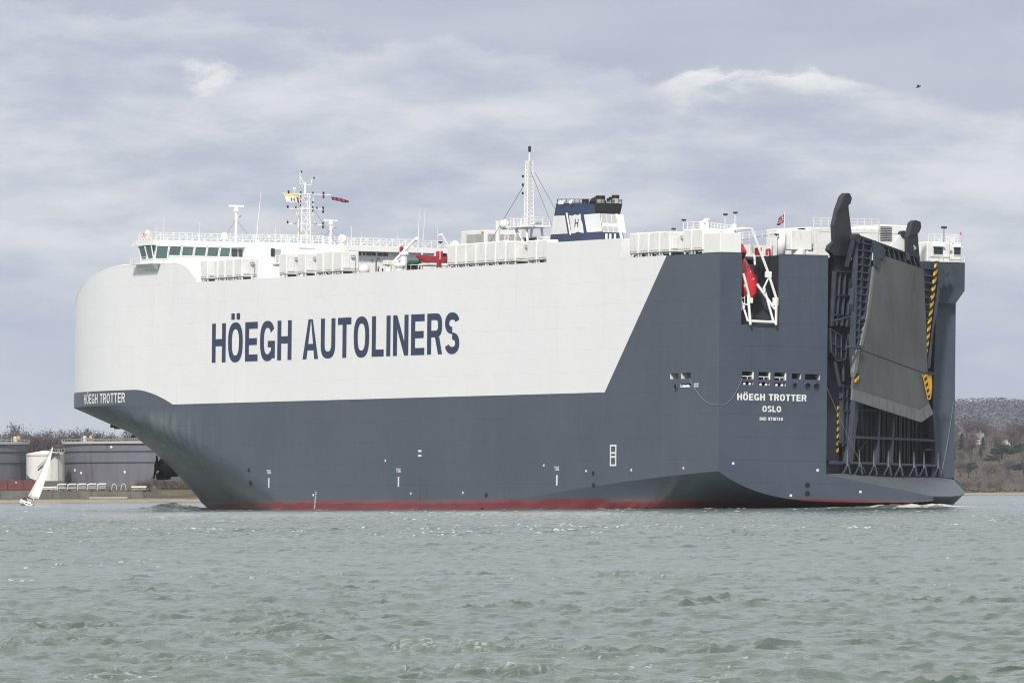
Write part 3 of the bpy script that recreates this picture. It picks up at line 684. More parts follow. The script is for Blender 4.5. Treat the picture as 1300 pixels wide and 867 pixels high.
# boat deck: provision crane, winch under a green cover, davit
ck = MB(); ck.cyl((120,-2.3,28.05),.7,2.2,12); ck.bbox((119.3,-3.1,30.1),(120.7,-1.5,30.7),.08); 
ck.tube([(120,-2.0,30.4),(120,.95,33.35),(120,1.3,33.45)], [.2,.16,.2], 6); ck.tube([(120,-1.4,30.5),(120,.2,32.3)], .1, 6); ck.ball((120,1.2,33.4),.3,8,6)
ck.build('provision_crane', M['white'], ship)
MB().bbox((119.3,-2.9,30.08),(119.5,-1.6,30.2),.02).build('crane_base_ring', M['yellow'], ship)
hs = MB(); hs.bbox((104,-1.2,28.1),(110,3.2,31.3),.1); hs.bbox((105,2.0,31.3),(109,6,32.3),.1); hs.build('boat_deck_house', M['white'], ship)
for a in (.2,.9,2.2,2.6): MB().box((103.9,a,31.55),(103.97,a+.25,32.0)).build('scuttle', M['dark'], ship)
wn = MB(); wn.tube([(101,-10.6,29.1),(101,-8.2,29.1)], .75, 12); wn.bbox((100.2,-10.5,28.1),(101.8,-8.3,28.7),.05); wn.build('mooring_winch', M['white'], ship, smooth=False)
gc = MB(); gc.bbox((99.5,-9.95,29.35),(101.5,-7.65,30.05),.3); gc.build('winch_cover', M['green'], ship)
cf = MB()
for v in (-9.9,-9.3,-8.3,-7.75): cf.tube([(99.4,v,28.1),(99.4,v,29.5)], .06, 4)
cf.tube([(99.4,-9.9,29.5),(99.4,-7.75,29.5)], .06, 4); cf.tube([(99.4,-9.9,28.8),(99.4,-7.75,28.8)], .06, 4); cf.build('winch_cage', M['white2'], ship)
MB().box((99.6,-9.6,28.1),(101.2,-7.9,29.3)).build('winch_body', M['dark'], ship)
dv = MB()
for u in (96.2,):
    dv.tube([(u,-5.3,28.1),(u,-5.3,30.2),(u,-5.6,31.4),(u,-6.75,33.1),(u,-7.2,33.0)], [.28,.25,.22,.2,.15], 6)
    dv.tube([(u,-5.0,30.2),(u,-6.2,31.9)], .12, 5)
dv.bbox((95,-7.5,28.1),(101,-5,28.5),.05); dv.bbox((96,-8.2,29.4),(101,-5.2,29.65),.05)
for v in (-6.9,-6.3,-5.6): dv.tube([(97,v,28.1),(97,v,29.5)], .12, 5)
dv.build('rescue_boat_davit', M['white2'], ship)
for v, z, r_ in ((-10.9,30.9,.6),(-11.4,29.5,.7),(-6.9,29.0,.5),(-12.8,28.8,.55)): MB().cyl((98,v,28.05),r_*.7,z-28.05-r_*.3,10).ball((98,v,z-.2),(r_,r_,r_*.6),10,6).build('mushroom_ventilator', M['white'], ship, smooth=False)
MB().ball((114,-9.9,28.7),(.5,1.2,.6),12,8).build('liferaft_canister', M['white2'], ship, smooth=True)
MB().ball((110,-10.6,29.1),(.7,.7,.7),12,8).build('mushroom_ventilator', M['white'], ship, smooth=True)
random.seed(11)
for k in range(26):
    u = random.uniform(88,128); v = -B+random.uniform(.6,8); h = random.uniform(.5,1.6)
    MB().tube([(u,v,28.05),(u,v,28.05+h)], random.uniform(.06,.14), 5).build('vent_pipe', random.choice([M['white2'], M['white'], M['louvre'], M['dark']]), ship)
for u, v in ((74.5,-17.4),): MB().bbox((u-.3,v-.2,28.4),(u+.3,v+.2,29.3),.03).build('fire_locker', M['dred'], ship)
# ---- plant house, small mast and the tall lattice mast before the funnel
ac = MB(); ac.bbox((81.6,-8,29.5),(88.3,-3,33.25),.06); o = ac.build('plant_house', M['white'], ship)
MB().box((81.45,-7.6,31.7),(81.58,-3.2,32.8)).build('house_louvre', M['louvre'], o)
for a, b in ((81.8,84.0),(84.2,86.4)): MB().box((a,-8.08,31.75),(b,-8.01,32.8)).build('house_louvre', M['louvre'], o)
MB().bbox((81.8,-8.1,32.9),(82.4,-8.01,33.1),.01).build('warning_plate', M['yellow'], o)
ex = MB(); ex.cyl((78,-8,28.1),.28,6,10); ex.tube([(78,-8,34.05),(78,-8,34.2)], .33, 10); 
for dv_ in (.7, 1.15): ex.tube([(77.5,-8+dv_,31.5),(77.5,-8+dv_,33.8)], .06, 4)
for k in range(7): ex.tube([(77.5,-7.3,31.7+.3*k),(77.5,-6.85,31.7+.3*k)], .045, 4)
ex.build('exhaust_stack', M['white'], ship)
ul, vl = 65.1, -10.2
pf = MB(); pf.bbox((62,vl-1.5,32.95),(68.3,vl+1.4,33.15),.03)
for du in (-1.4, 1.2):
    for d_ in (-1.0, 1.0): pf.tube([(ul+du*1.6,vl+d_,29.5),(ul+du,vl+d_,33.0)], .16, 6)
pf.tube([(ul-1.9,vl-1,30.2),(ul+1.2,vl-1,32.8)], .09, 5); pf.bbox((62.8,vl,29),(67.5,vl+3,31.9),.05)
lm = pf.build('lattice_mast', M['white2'], ship)
MB().bbox((62.9,vl-.1,31.2),(66,vl-.02,31.75),.01).build('mast_base_vent', M['dark'], lm)
lt = MB()
for du, d_ in ((-.42,-.42),(.42,-.42),(.42,.42),(-.42,.42)): lt.tube([(ul+du,vl+d_,33.1),(ul+du*.75,vl+d_*.75,40.9)], .06, 5)
for k in range(17):
    f = k/16; z = 33.4+f*7.5; q = lerp(.42,.315,f); lt.tube([(ul-q,vl-q,z),(ul+q,vl-q,z),(ul+q,vl+q,z),(ul-q,vl+q,z),(ul-q,vl-q,z)], .035, 4)
    if k < 16: lt.tube([(ul-q,vl-q,z),(ul+q*.97,vl-q*.97,z+.48)], .035, 4); lt.tube([(ul-q,vl+q,z),(ul-q,vl-q,z+.48)], .035, 4)
lt.tube([(ul,vl,40.8),(ul,vl,42.0)], [.12,.08], 6); lt.build('mast_tower', M['white2'], lm)
MB().tube([(ul,vl,41.95),(ul,vl,42.6)], .17, 8).build('masthead_lamp', M['black'], lm)
for z in (38.9, 37.9, 36.9): MB().bbox((ul+.3,vl-.75,z),(ul+.5,vl-.55,z+.3),.03).build('signal_lamp', M['black'], lm)
railing('mast_railing', [(62.2,vl+1.3,33.15),(62.2,vl-1.4,33.15),(68.2,vl-1.4,33.15),(68.2,vl+1.3,33.15)], 1.0, lm, sp=1.0)
MB().ball((69.6,vl-1,33.5),(.6,.6,.62),12,8).tube([(68.3,vl-1,33.2),(69.4,vl-1,33.4)],.1,5).build('mast_dome', M['white2'], lm, smooth=True)
MB().bbox((60.2,vl-1,33.3),(61.3,vl-.7,33.5),.03).tube([(62.2,vl-1,33.2),(60.8,vl-.9,33.35)],.05,4).build('mast_horn', M['louvre'], lm)
g = MB()
for a, b in (((ul-.5,vl,39.5),(54,vl-2,32)),((ul-.5,vl+.5,39.5),(59,vl+3,31)),((ul+.6,vl-.4,38),(72,vl-2,31)),): g.tube([a,b], .03, 4)
g.build('stay_wire', M['wire'], lm)

# ---- funnel: tapered navy casing with white band panels and flag emblem
fv0, fv1 = -14.0, -11.35
fa = lambda z: lerp(37.6, 39.1, (z-30.45)/4.4)      # aft edge
ff = lambda z: lerp(51.95, 50.1, (z-30.45)/4.9)     # fore edge
fn = MB(); ztA, ztF = 34.95, 35.35
fn.add([(fa(30.45),fv0,30.46),(ff(30.45),fv0,30.46),(ff(ztF),fv0,ztF),(fa(ztA),fv0,ztA),(fa(30.45),fv1,30.46),(ff(30.45),fv1,30.46),(ff(ztF),fv1,ztF),(fa(ztA),fv1,ztA)],
       [(0,1,2,3),(4,7,6,5),(0,4,5,1),(1,5,6,2),(2,6,7,3),(3,7,4,0)])
fun = fn.build('funnel', M['navy'], ship)
def fpanel(name, pts, m, d_=.03): 
    return MB().prism([(u, fv0-d_, z) for u, z in pts], (0, d_-.004, 0)).build(name, m, fun)
M['band'] = mat('funnel_white', (.76, .77, .78), .45, .05, .6)
fpanel('funnel_panel', [(51.45,31.72),(47.05,31.7),(47.85,33.83),(50.68,33.86)], M['band'])
fpanel('funnel_panel', [(41.95,31.7),(38.03,31.7),(38.72,33.8),(42.85,33.78)], M['band'])
wv = [(46.7,33.82),(45.9,33.72),(45.1,33.86),(44.4,33.74),(43.75,33.9),(43.55,33.2),(43.1,32.6),(42.85,31.66),(43.6,31.72),(44.4,31.84),(45.2,31.68),(46.05,31.72),(46.3,32.6)]
fpanel('flag_emblem', wv, M['band'])
MB().tube([(47.2,fv0-.08,34.1),(46.1,fv0-.08,31.5)], .1, 6).build('flag_emblem_staff', M['band'], fun)
lettering('emblem_letter', 'H', lambda x, y, d_: (45.2-x-.12*y, fv0-d_-.02, 32.38+y), .95, .95, M['letter'], fun, .16)
# aft wall: white frame with louvre panels, below the black cap
aw = lambda v, z, d_=0: (fa(z)-.02-d_, v, z)
aft = MB(); aft.add([aw(fv0+.05,31.62,.02),aw(fv1+.35,31.62,.02),aw(fv1+.35,33.75,.02),aw(fv0+.05,33.75,.02)], [(0,1,2,3)]); aft.build('funnel_back', M['white2'], fun)
for z0, z1 in ((32.72,33.7),(31.68,32.3)):
    for k in range(3):
        a = fv0+.12+k*.66; MB().add([aw(a,z0,.05),aw(a+.6,z0,.05),aw(a+.6,z1,.05),aw(a,z1,.05)], [(0,1,2,3)]).build('funnel_louvre', M['louvre'], fun)
gd = MB(); gd.prism([(fa(30.6)-.25,fv1-.45,30.5),(fa(30.6)-.25,fv1-.15,30.5),(fa(33.8)-.25,fv1-.45,33.8),(fa(33.8)-.25,fv1-.65,33.8)], (.3,0,0)); gd.build('funnel_buttress', M['white2'], fun)
for v in (fv0+.25, fv0+.75, fv0+1.35): MB().box((fa(31)-.1,v,30.5),(fa(31)-.03,v+.25,31.45)).build('funnel_door', M['white2'], fun)
cp = MB(); cp.prism([(39.8,fv0-.15,35.0),(38.3,fv0-.15,34.95),(39.1,fv0-.03,33.85),(39.3,fv0-.03,33.85)], (0,.01,0))
cp.add([(fa(33.85)-.02,fv0-.04,33.85),(fa(33.85)-.02,fv1+.0,33.85),(38.2,fv1+.0,34.98),(38.2,fv0-.15,34.98),(39.9,fv0-.15,35.05),(39.9,fv0-.04,33.85),(39.9,fv1+.0,35.05)],
       [(0,1,2,3),(3,4,5,0),(2,3,4,6)]); cp.build('funnel_cap', M['black'], fun)
fd = MB(); fd.add([(38.2,fv0-.15,35.0),(50.05,fv0-.02,35.4),(50.05,fv1,35.4),(38.2,fv1,35.0)], [(0,1,2,3)]); fd.build('funnel_deck', M['black'], fun)
railing('funnel_railing', [(50,fv0+.1,35.38),(38.4,fv0,35.02),(38.4,fv1,35.02)], .42, fun, M['dark'], sp=1.2)
for u, v, r_, h in ((43.9,-13.3,.36,.6),(40.4,-13.1,.5,.9),(39.3,-12.2,.3,.75),(38.7,-12.0,.4,.95),(40.3,-12.0,.26,.65)):
    p = MB(); p.cyl((u,v,35.0),r_,h,12); o = p.build('exhaust_pipe', M['louvre'], fun); MB().tube([(u,v,35.0+h-.35),(u,v,35.02+h)], r_*1.12, 12).build('exhaust_tip', M['black'], o)
MB().ball((41.9,-12.7,35.15),(1.35,.9,.75),12,8).build('exhaust_hood', M['black'], fun, smooth=True)
for u in (48.6, 47.9, 45.8): MB().tube([(u,fv0-.1,35.45),(u-.35,fv0-.5,35.3)], [.16,.22], 8).build('funnel_floodlight', M['white2'], fun)
# ================================================================ stern ramp and its gear
def hazard():
    m = bpy.data.materials.new('hazard_stripes'); m.use_nodes = True; t = NT(m.node_tree); b = m.node_tree.nodes['Principled BSDF']
    s = t.n('ShaderNodeSeparateXYZ'); t.L(t.n('ShaderNodeTexCoord').outputs['Object'], s.inputs[0])
    k = t.m('FRACT', t.m('MULTIPLY', t.m('ADD', s.outputs[2], t.m('MULTIPLY', s.outputs[1], .7)), 1.25))
    t.L(t.mix(t.m('GREATER_THAN', k, .5), (.012, .012, .012), (.72, .40, .02)), b.inputs['Base Color']); b.inputs['Roughness'].default_value = .55
    return m
M['hazard'] = hazard()
OFF = (.0-.875*1, .485*1, 0)
def dgprism(poly, off, th):   # plate in the ramp plane: outer face at off, th thick inwards
    return MB().prism([DG(s, z, off) for s, z in poly], (.875*th, -.485*th, 0))
def dgbox(s0, s1, z0, z1, o0, o1, mb=None):
    mb = mb or MB(); return mb.prism([DG(s0,z0,o1),DG(s1,z0,o1),DG(s1,z1,o1),DG(s0,z1,o1)], (.875*(o1-o0), -.485*(o1-o0), 0))
rampc = dgprism([(8.05,28.5),(16.9,27.2),(18.24,12.1),(16.27,11.3),(2.28,13.35),(2.55,14.6),(3.0,16.3),(4.25,18.1),(5.66,21.7),(6.86,27.3)], 2.5, .3)
ramp = rampc.build('stern_ramp', M['ramp'], ship)
# end flap: separate plates side by side
fl0 = [(2.28,13.33),(16.27,11.27)]; fl1 = [(2.17,12.06),(16.73,9.83)]
for k in range(10):
    a, b = k/10+.002, (k+1)/10-.004
    P = lambda e, f: (lerp(e[0][0], e[1][0], f), lerp(e[0][1], e[1][1], f))
    o = dgprism([P(fl0,a),P(fl0,b),P(fl1,b),P(fl1,a)], 2.5+.02*(k % 2), .22).build('flap_plate', M['flap'], ramp)
for k in range(3):
    a, b = k/3+.01, (k+1)/3-.01; e0 = [(16.3,11.25),(18.3,12.12)]; e1 = [(16.78,9.86),(19.25,10.85)]
    dgprism([P(e0,a),P(e0,b),P(e1,b),P(e1,a)], 2.48, .22).build('flap_plate', M['flap'], ramp)
# pale side strip, hinge line seam
dgprism([(6.86,27.25),(6.3,27.0),(5.1,21.6),(3.75,18.2),(4.2,18.1),(5.6,21.7)], 2.56, .5).build('ramp_edge', M['flap'], ramp)
dgprism([(2.95,17.9),(3.6,17.9),(3.1,15.4),(2.5,14.6),(2.4,15.2)], 2.62, .5).build('ramp_edge', M['flap'], ramp)
MB().tube([DG(2.4,18.0,2.53), DG(17.0,15.5,2.53)], .035, 5).build('hinge_seam', M['grey'], ramp)
MB().tube([DG(.2,17.95,2.9), DG(3.4,17.9,2.9)], .16, 6).build('hinge_pin', M['grey'], ramp)
dgprism([(2.55,14.75),(3.3,15.1),(3.3,14.5),(2.6,14.0)], 2.7, .15).build('hazard_plate', M['hazard'], ramp)
# side girders: web plate with cross ribs
def girder(poly, off, ribs, name):
    g = dgprism(poly, off, .25).build(name, M['grey'], ramp)
    for (sa, za, sb_, zb_) in ribs:
        mb = MB(); mb.prism([DG(sa,za-.07,off+.5),DG(sb_,zb_-.07,off+.5),DG(sb_,zb_+.07,off+.5),DG(sa,za+.07,off+.5)], (.875*.5,-.485*.5,0))
        mb.build('girder_rib', M['grey'], g)
    return g
lp = [(3.2,30.5),(6.4,30.1),(5.1,23.5),(4.3,18.1),(3.6,14.9),(3.1,15.0),(2.75,18.0),(3.2,23.5)]
ribs = []
for k in range(18):
    z = 29.7-k*.82; f = np.interp(z, [15,18,23.5,30.1], [2.75,2.78,3.22,3.25]); e = np.interp(z, [15,18,23.5,30.1], [3.6,4.3,5.1,6.4]); ribs.append((f, z+.06, e, z-.06))
gl = girder(lp, 1.9, ribs, 'ramp_girder')
for a, b in (((3.25,30.4),(2.8,15)),((4.5,30.3),(3.5,17)),((6.4,30.0),(4.3,18.1))): MB().prism([DG(a[0]-.09,a[1],2.4),DG(a[0]+.09,a[1],2.4),DG(b[0]+.09,b[1],2.4),DG(b[0]-.09,b[1],2.4)], (.45,-.25,0)).build('girder_flange', M['grey'], gl)
rp = [(16.9,27.9),(20.1,28.1),(20.9,26.9),(19.9,22.5),(18.9,18.4),(17.9,15.5),(16.4,15.5),(16.6,18.4),(16.8,23)]
ribs = []
for k in range(15):
    z = 27.3-k*.82; f = np.interp(z, [15.5,18.4,27.9], [16.5,16.6,17.0]); e = np.interp(z, [15.5,18.4,28.1], [17.3,18.0,19.9]); ribs.append((f, z+.05, e, z-.05))
gr = girder(rp, 1.9, ribs, 'ramp_girder')
MB().prism([DG(19.55,28.1,2.48),DG(20.0,28.1,2.48),DG(18.05,18.45,2.48),DG(17.15,15.7,2.48),(DG(16.8,15.7,2.48)),DG(17.6,18.45,2.48)], (.2,-.11,0)).build('hazard_stripe', M['hazard'], gr)
dgprism([(16.55,15.25),(18.4,15.25),(18.5,13.8),(18.25,12.5),(17.75,12.4)], 2.75, .12).build('lashing_bracket', M['yellow'], ramp)
dgprism([(16.55,15.2),(17.3,15.2),(18.1,12.45),(17.75,12.42)], 2.79, .03).build('hazard_stripe', M['hazard'], ramp)
dgprism([(17.4,15.6),(19.2,15.6),(19.2,15.2),(17.4,15.25)], 2.9, .3).build('lashing_clamp', M['dark'], ramp)
# top end: frame of cells between the two girders
eb = dgprism([(3.6,30.6),(16.0,28.55),(16.9,27.25),(8.05,28.55),(6.9,30.0)], 1.7, .3).build('end_frame', M['dark'], ramp)
for k in range(9):
    f = k/8; a = (lerp(7.4,16.0,f), lerp(29.95,28.5,f)); b = (lerp(8.1,16.8,f), lerp(28.5,27.3,f))
    MB().prism([DG(a[0]-.1,a[1],2.3),DG(a[0]+.12,a[1],2.3),DG(b[0]+.12,b[1],2.3),DG(b[0]-.1,b[1],2.3)], (.6,-.33,0)).build('frame_rib', M['grey'], eb)
MB().prism([DG(3.6,30.6,2.35),DG(16.0,28.6,2.35),DG(16.0,28.38,2.35),DG(3.6,30.3,2.35)], (.5,-.27,0)).build('frame_edge', M['dark'], eb)
dgprism([(6.4,30.1),(7.6,29.6),(8.6,29.1),(8.0,27.9),(7.6,28.2),(7.0,26.9),(6.4,27.2)], 2.7, .3).build('ramp_cheek', M['grey'], ramp)
dgprism([(13.0,29.0),(13.4,29.0),(13.9,28.2),(13.1,28.1)], 2.7, .2).build('ramp_cheek', M['grey'], ramp)
dgprism([(19.6,28.2),(20.4,28.1),(21.3,26.9),(22.2,27.1),(22.2,26.7),(21.0,26.2),(20.6,25.2),(20.2,25.2)], 2.6, .4).build('ramp_cheek', M['grey'], ramp)
dgprism([(20.2,25.5),(20.7,25.4),(19.2,20),(18.6,16.0),(18.0,16.0),(18.9,20)], 2.4, .5).build('ramp_edge', M['grey'], ramp)
# towers that carry the ramp wires
def tower(poly, off, th, capn, tubes):
    o = dgprism(poly, off, th).build('ramp_tower', M['dark'], ship)
    dgprism(capn, off+.12, th+.2).build('tower_head', M['dark'], o)
    for a, b, r_ in tubes: MB().tube([DG(*a), DG(*b)], r_, 8).build('tower_stay', M['louvre'], o)
    return o
t1 = tower([(2.0,34.7),(3.2,34.8),(3.1,33.7),(4.0,29.9),(4.0,28.3),(.3,28.2),(-.95,28.75),(-.6,29.3),(.35,29.8),(.15,31.6),(.8,33.3)], 1.2, .5,
      [(1.9,34.9),(2.6,35.3),(3.2,35.25),(3.6,34.75),(3.3,34.1),(.9,33.3)], [((3.6,34.6,.3),(4.6,29.5,.0),.24)])
MB().tube([DG(3.7,28.5,1.5),DG(3.7,28.5,.2)], .5, 12).build('tower_sheave', M['dark'], t1)
t2 = tower([(17.2,32.4),(18.6,32.3),(18.1,31.4),(18.8,28.1),(18.8,27.6),(16.2,27.9),(16.1,30.9),(16.7,31.9)], .8, .45,
      [(16.9,32.5),(17.6,32.8),(18.6,32.65),(18.75,32.0),(18.3,31.4),(16.2,30.9)], [((18.7,32.2,.2),(19.5,28.2,0),.22)])
# left leg frame of the ramp gear: ladder-like frame, lattice box, counterweight arms
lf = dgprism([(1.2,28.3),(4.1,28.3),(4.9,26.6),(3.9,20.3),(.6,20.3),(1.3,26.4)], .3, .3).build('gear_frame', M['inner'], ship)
for a, b, w_ in (((1.35,26.5),(.72,20.3),.14),((4.9,26.5),(3.9,20.3),.17),((1.4,26.5),(4.9,26.5),.14),((1.1,23.8),(4.4,23.8),.08),((.9,21.6),(4.1,21.6),.08),((2.3,26.3),(1.7,20.4),.05),((3.4,26.3),(2.8,20.4),.05)):
    d_ = Vector((b[0]-a[0], b[1]-a[1])).normalized(); n_ = (-d_[1]*w_, d_[0]*w_)
    MB().prism([DG(a[0]+n_[0],a[1]+n_[1],.8),DG(a[0]-n_[0],a[1]-n_[1],.8),DG(b[0]-n_[0],b[1]-n_[1],.8),DG(b[0]+n_[0],b[1]+n_[1],.8)], (.45,-.25,0)).build('frame_bar', M['grey'], lf)
dgprism([(.8,28.4),(4.0,28.4),(4.0,26.8),(1.3,26.6)], .75, .6).build('gear_box', M['dark'], ship)
lb = dgprism([(.0,20.1),(3.6,19.0),(3.4,17.2),(3.4,16.6),(1.6,16.3),(.3,17.4)], .7, .6).build('lattice_box', M['dark'], ship)
for a, b in (((.1,20.0),(3.6,18.9)),((.3,18.4),(3.4,17.6)),((.1,20),(.4,17.4)),((1.2,19.7),(1.3,17)),((2.4,19.3),(2.4,16.7)),((3.5,18.9),(3.3,16.7)),((.4,17.4),(1.6,16.4)),((1.6,16.4),(3.3,16.6))):
    MB().tube([DG(*a,.85), DG(*b,.85)], .1, 5).build('frame_bar', M['grey'], lb)
for a, b, r_ in (((1.6,16.5,.5),(2.6,13.6,.6),.22),((3.2,16.8,.6),(3.3,14.2,.6),.18),((3.7,19.5,1.0),(4.6,15.0,1.4),.25),((.5,20.9,1.0),(3.8,21.5,1.5),.12),((3.6,21.3,1.7),(3.4,15.0,1.9),.2)):
    MB().tube([DG(*a), DG(*b)], r_, 8).build('gear_strut', M['grey'], ship)
dgprism([(2.9,24.6),(4.6,24.9),(4.9,24.3),(3.9,23.4),(3.9,22.6),(3.2,21.3),(2.6,22.8)], 2.2, .5).build('gear_bracket', M['grey'], ship)
MB().tube([DG(3.6,21.2,1.9),DG(4.6,21.3,2.4)], .25, 8).build('gear_pin', M['grey'], ship)
MB().tube([DG(3.0,30.2,1.8),DG(3.0,30.2,2.6)], .55, 12).tube([DG(2.6,30,2.2),DG(2.2,27,1.6)], .3, 6).build('gear_sheave', M['dark'], ship)
for a, b in (((-.6,27.5),(-.5,20)),((-.25,27),(-.2,14))): MB().tube([DG(*a,-.3),DG(*b,-.3)], .07, 5).build('recess_pipe', M['grey'], ship)
for z in (17.3, 19.6, 21.4, 25.2): MB().tube([DG(-.5,z,-.2),DG(.2,z,-.2)], .1, 5).build('recess_step', M['grey'], ship)
# lower left column frame
for a, b, w_ in (((3.35,13.6),(3.4,6.9),.18),((4.3,13.6),(4.2,7.0),.1),((3.2,13.65),(5.2,13.65),.16),((3.3,10.9),(5.0,10.9),.12),((2.9,12.3),(4.9,12.3),.05),((2.9,7.3),(4.6,7.3),.08)):
    d_ = Vector((b[0]-a[0], b[1]-a[1])).normalized(); n_ = (-d_[1]*w_, d_[0]*w_)
    MB().prism([DG(a[0]+n_[0],a[1]+n_[1],.6),DG(a[0]-n_[0],a[1]-n_[1],.6),DG(b[0]-n_[0],b[1]-n_[1],.6),DG(b[0]+n_[0],b[1]+n_[1],.6)], (.4,-.22,0)).build('column_bar', M['grey'], ship)
MB().prism([DG(2.95,11.4,.12),DG(3.3,11.4,.12),DG(3.22,6.2,.12),DG(2.9,6.2,.12)], (.08,-.045,0)).build('hazard_stripe', M['hazard'], ship)
# stern door: ribbed leaf behind beams and posts
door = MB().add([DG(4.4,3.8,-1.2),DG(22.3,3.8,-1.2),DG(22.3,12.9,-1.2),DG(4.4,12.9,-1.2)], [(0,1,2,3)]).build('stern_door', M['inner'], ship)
for k in range(30):
    s = 5.3+k*.58
    if 11.2 < s < 12.6: continue
    dgbox(s-.13, s+.13, 5.2, 12.4, -1.19, -.7+.08*(k % 3)).build('door_rib', M['dark'], door)
def beam(a, b, w_, o1=1.0, th=.6):
    d_ = Vector((b[0]-a[0], b[1]-a[1])).normalized(); n_ = (-d_[1]*w_, d_[0]*w_)
    return MB().prism([DG(a[0]+n_[0],a[1]+n_[1],o1),DG(a[0]-n_[0],a[1]-n_[1],o1),DG(b[0]-n_[0],b[1]-n_[1],o1),DG(b[0]+n_[0],b[1]+n_[1],o1)], (.875*th,-.485*th,0)).build('door_beam', M['grey'], door)
beam((5.5,12.0),(4.2,4.9),.42,1.1,.8); beam((22.1,11.4),(22.9,4.9),.5,.9,.7)
beam((4.2,5.06),(22.9,5.0),.13,1.25); beam((4.9,7.95),(22.6,7.85),.13,1.12); beam((5.2,11.0),(12,11.0),.1,.9)
beam((10.4,12.4),(10.0,5.1),.2,1.0); beam((13.45,12.0),(12.9,5.1),.22,1.0)
beam((6.9,6.3),(8.6,7.6),.05,.4,.2); beam((20.6,6.8),(22.2,6.8),.1,.6)
for s in (3.3,5.8,8.8,11.8,14.2,17.2,19.3,22.3):
    MB().tube([DG(s+.1,4.9,1.3),DG(s+.25,3.72,1.5)], .14, 5).tube([DG(s,4.9,1.3),DG(s-.45,3.72,.9)], .12, 5).tube([DG(s+.1,4.9,1.2),DG(s+.7,3.75,.7)], .1, 5).build('ramp_stopper', M['grey'], ship); MB().tube([DG(s-.1,4.7,1.3),DG(s-.3,6.5,1.4)], [.12,.03], 5).build('stopper_blade', M['flap'], ship)
dgbox(.7,2.9,4.85,5.2,.0,.9).build('recess_step', M['grey'], ship)
for k in range(9): MB().tube([DG(23.1,18.5+k*.75,.0),DG(24.0,18.6+k*.75,.0)], .05, 4).build('ladder_rung', M['grey'], ship)
# dark hydraulic lines along the shelf
for k in range(9):
    s = 6.5+k*1.6; MB().tube([DG(s,4.6,.3),DG(s+.35,3.95,.8),DG(s+1.0,3.9,.8),DG(s+1.3,4.5,.3)], .07, 5).build('hydraulic_hose', M['black'], ship)

# ---- starboard sponson with the lookout house
sp_ = MB(); pr = [(13.7,28.2),(18.78,28.2),(18.78,25.0),(17.73,23.63),(15.6,23.38),(13.7,24.6)]
sp_.prism([(10.9,v,z) for v, z in pr], (12,0,0)); sp_.build('sponson', M['grey'], ship)
lh = MB(); lh.bbox((11.2,15.4,28.2),(15,18.5,30.45),.12); lh.bbox((11.0,13.95,28.2),(15,16.9,30.5),.1); house = lh.build('lookout_house', M['white'], ship)
for a, b, uu in ((14.75,15.9,10.96),(17.5,18.3,11.16)):
    o = MB().box((uu-.05,a,29.08),(uu+.02,b,29.92)).build('lookout_window', M['glass'], house)
    f = MB(); f.box((uu-.3,a-.12,29.95),(uu,b+.15,30.06)); f.box((uu-.08,a-.1,29.0),(uu,b+.1,29.07)); f.build('window_frame', M['white2'], o)
MB().tube([(11.1,16.9,29.5),(11.12,17.0,29.5),(11.1,17.15,29.6)], .16, 8).build('lookout_fitting', M['louvre'], house)
MB().tube([(10.85,14.2,28.25),(10.85,18.7,28.25)], .04, 4).tube([(10.85,14.2,28.9),(10.85,18.7,28.9)], .04, 4).tube([(10.85,18.7,28.2),(10.85,18.7,28.95)], .05, 4).tube([(10.85,15.9,28.2),(10.85,15.9,28.95)], .04, 4).build('lookout_railing', M['white2'], house)
railing('lookout_railing', [(11.3,14.2,30.5),(11.3,18.5,30.5),(14.8,18.5,30.5)], .9, house, sp=.9)
MB().tube([(11.6,16.4,30.5),(11.6,16.4,32.1)], .05, 5).bbox((11.4,16.1,32.05),(11.8,16.7,32.3),.04).build('floodlight', M['dark'], house)
for v in (15.5, 17.2): MB().tube([(11.05,v,30.5),(11.05,v,30.9)], .08, 6).build('lookout_lamp', M['white2'], house)
MB().tube([(11.3,18.4,31.4),(11.3,18.4,31.7)], .09, 6).build('side_lamp', M['orange'], house)
# ---- deckhouses behind the towers
st = MB(); st.bbox((14,9.4,28.1),(22,13.9,32.4),.08); o = st.build('stern_house', M['white'], ship)
for k in range(2): MB().box((13.9,9.4+k*.78,30.6),(13.98,10.1+k*.78,32.2)).build('house_louvre', M['louvre'], o)
for k in range(8): MB().box((13.86,9.42,30.7+k*.2),(13.9,10.85,30.76+k*.2)).build('louvre_slat', M['dark'], o)
sh2 = MB(); sh2.bbox((14,0,28.1),(24,9.3,31.9),.08); sh2.build('stern_house', M['white'], ship)
railing('stern_railing', [(13.9,.8,31.9),(13.9,9.2,31.9)], 1.1, sp=.9)
def bracket(v, z, s=1):   # white triangular sheave stand
    b_ = MB(); b_.prism([(9,v-1.9*s,z),(9,v-.2,z+1.9*s),(9,v+.3,z+1.9*s),(9,v+.9*s,z)], (.5,0,0)); o = b_.build('sheave_stand', M['white2'], ship)
    MB().tube([(8.8,v,z+1.8*s),(9.6,v,z+1.8*s)], .38*s, 12).build('sheave', M['dark'], o); MB().tube([(8.9,v+.3,z+1.6*s),(8.9,v+1.5*s,z+.1)], .22, 6).build('stand_leg', M['louvre'], o)
bracket(9.7, 29.4, 1.0)
wl = MB(); wl.tube([(5,-5.6,28.1),(5,-5.6,30.9)], .3, 8); wl.tube([(5,-6.3,28.1),(5,-4.3,30.5)], .12, 6); wl.tube([(5,-4.0,28.1),(5,-4.0,29.8)], .14, 6); wl.bbox((4.5,-6.2,28.1),(5.5,-3.6,28.6),.05)
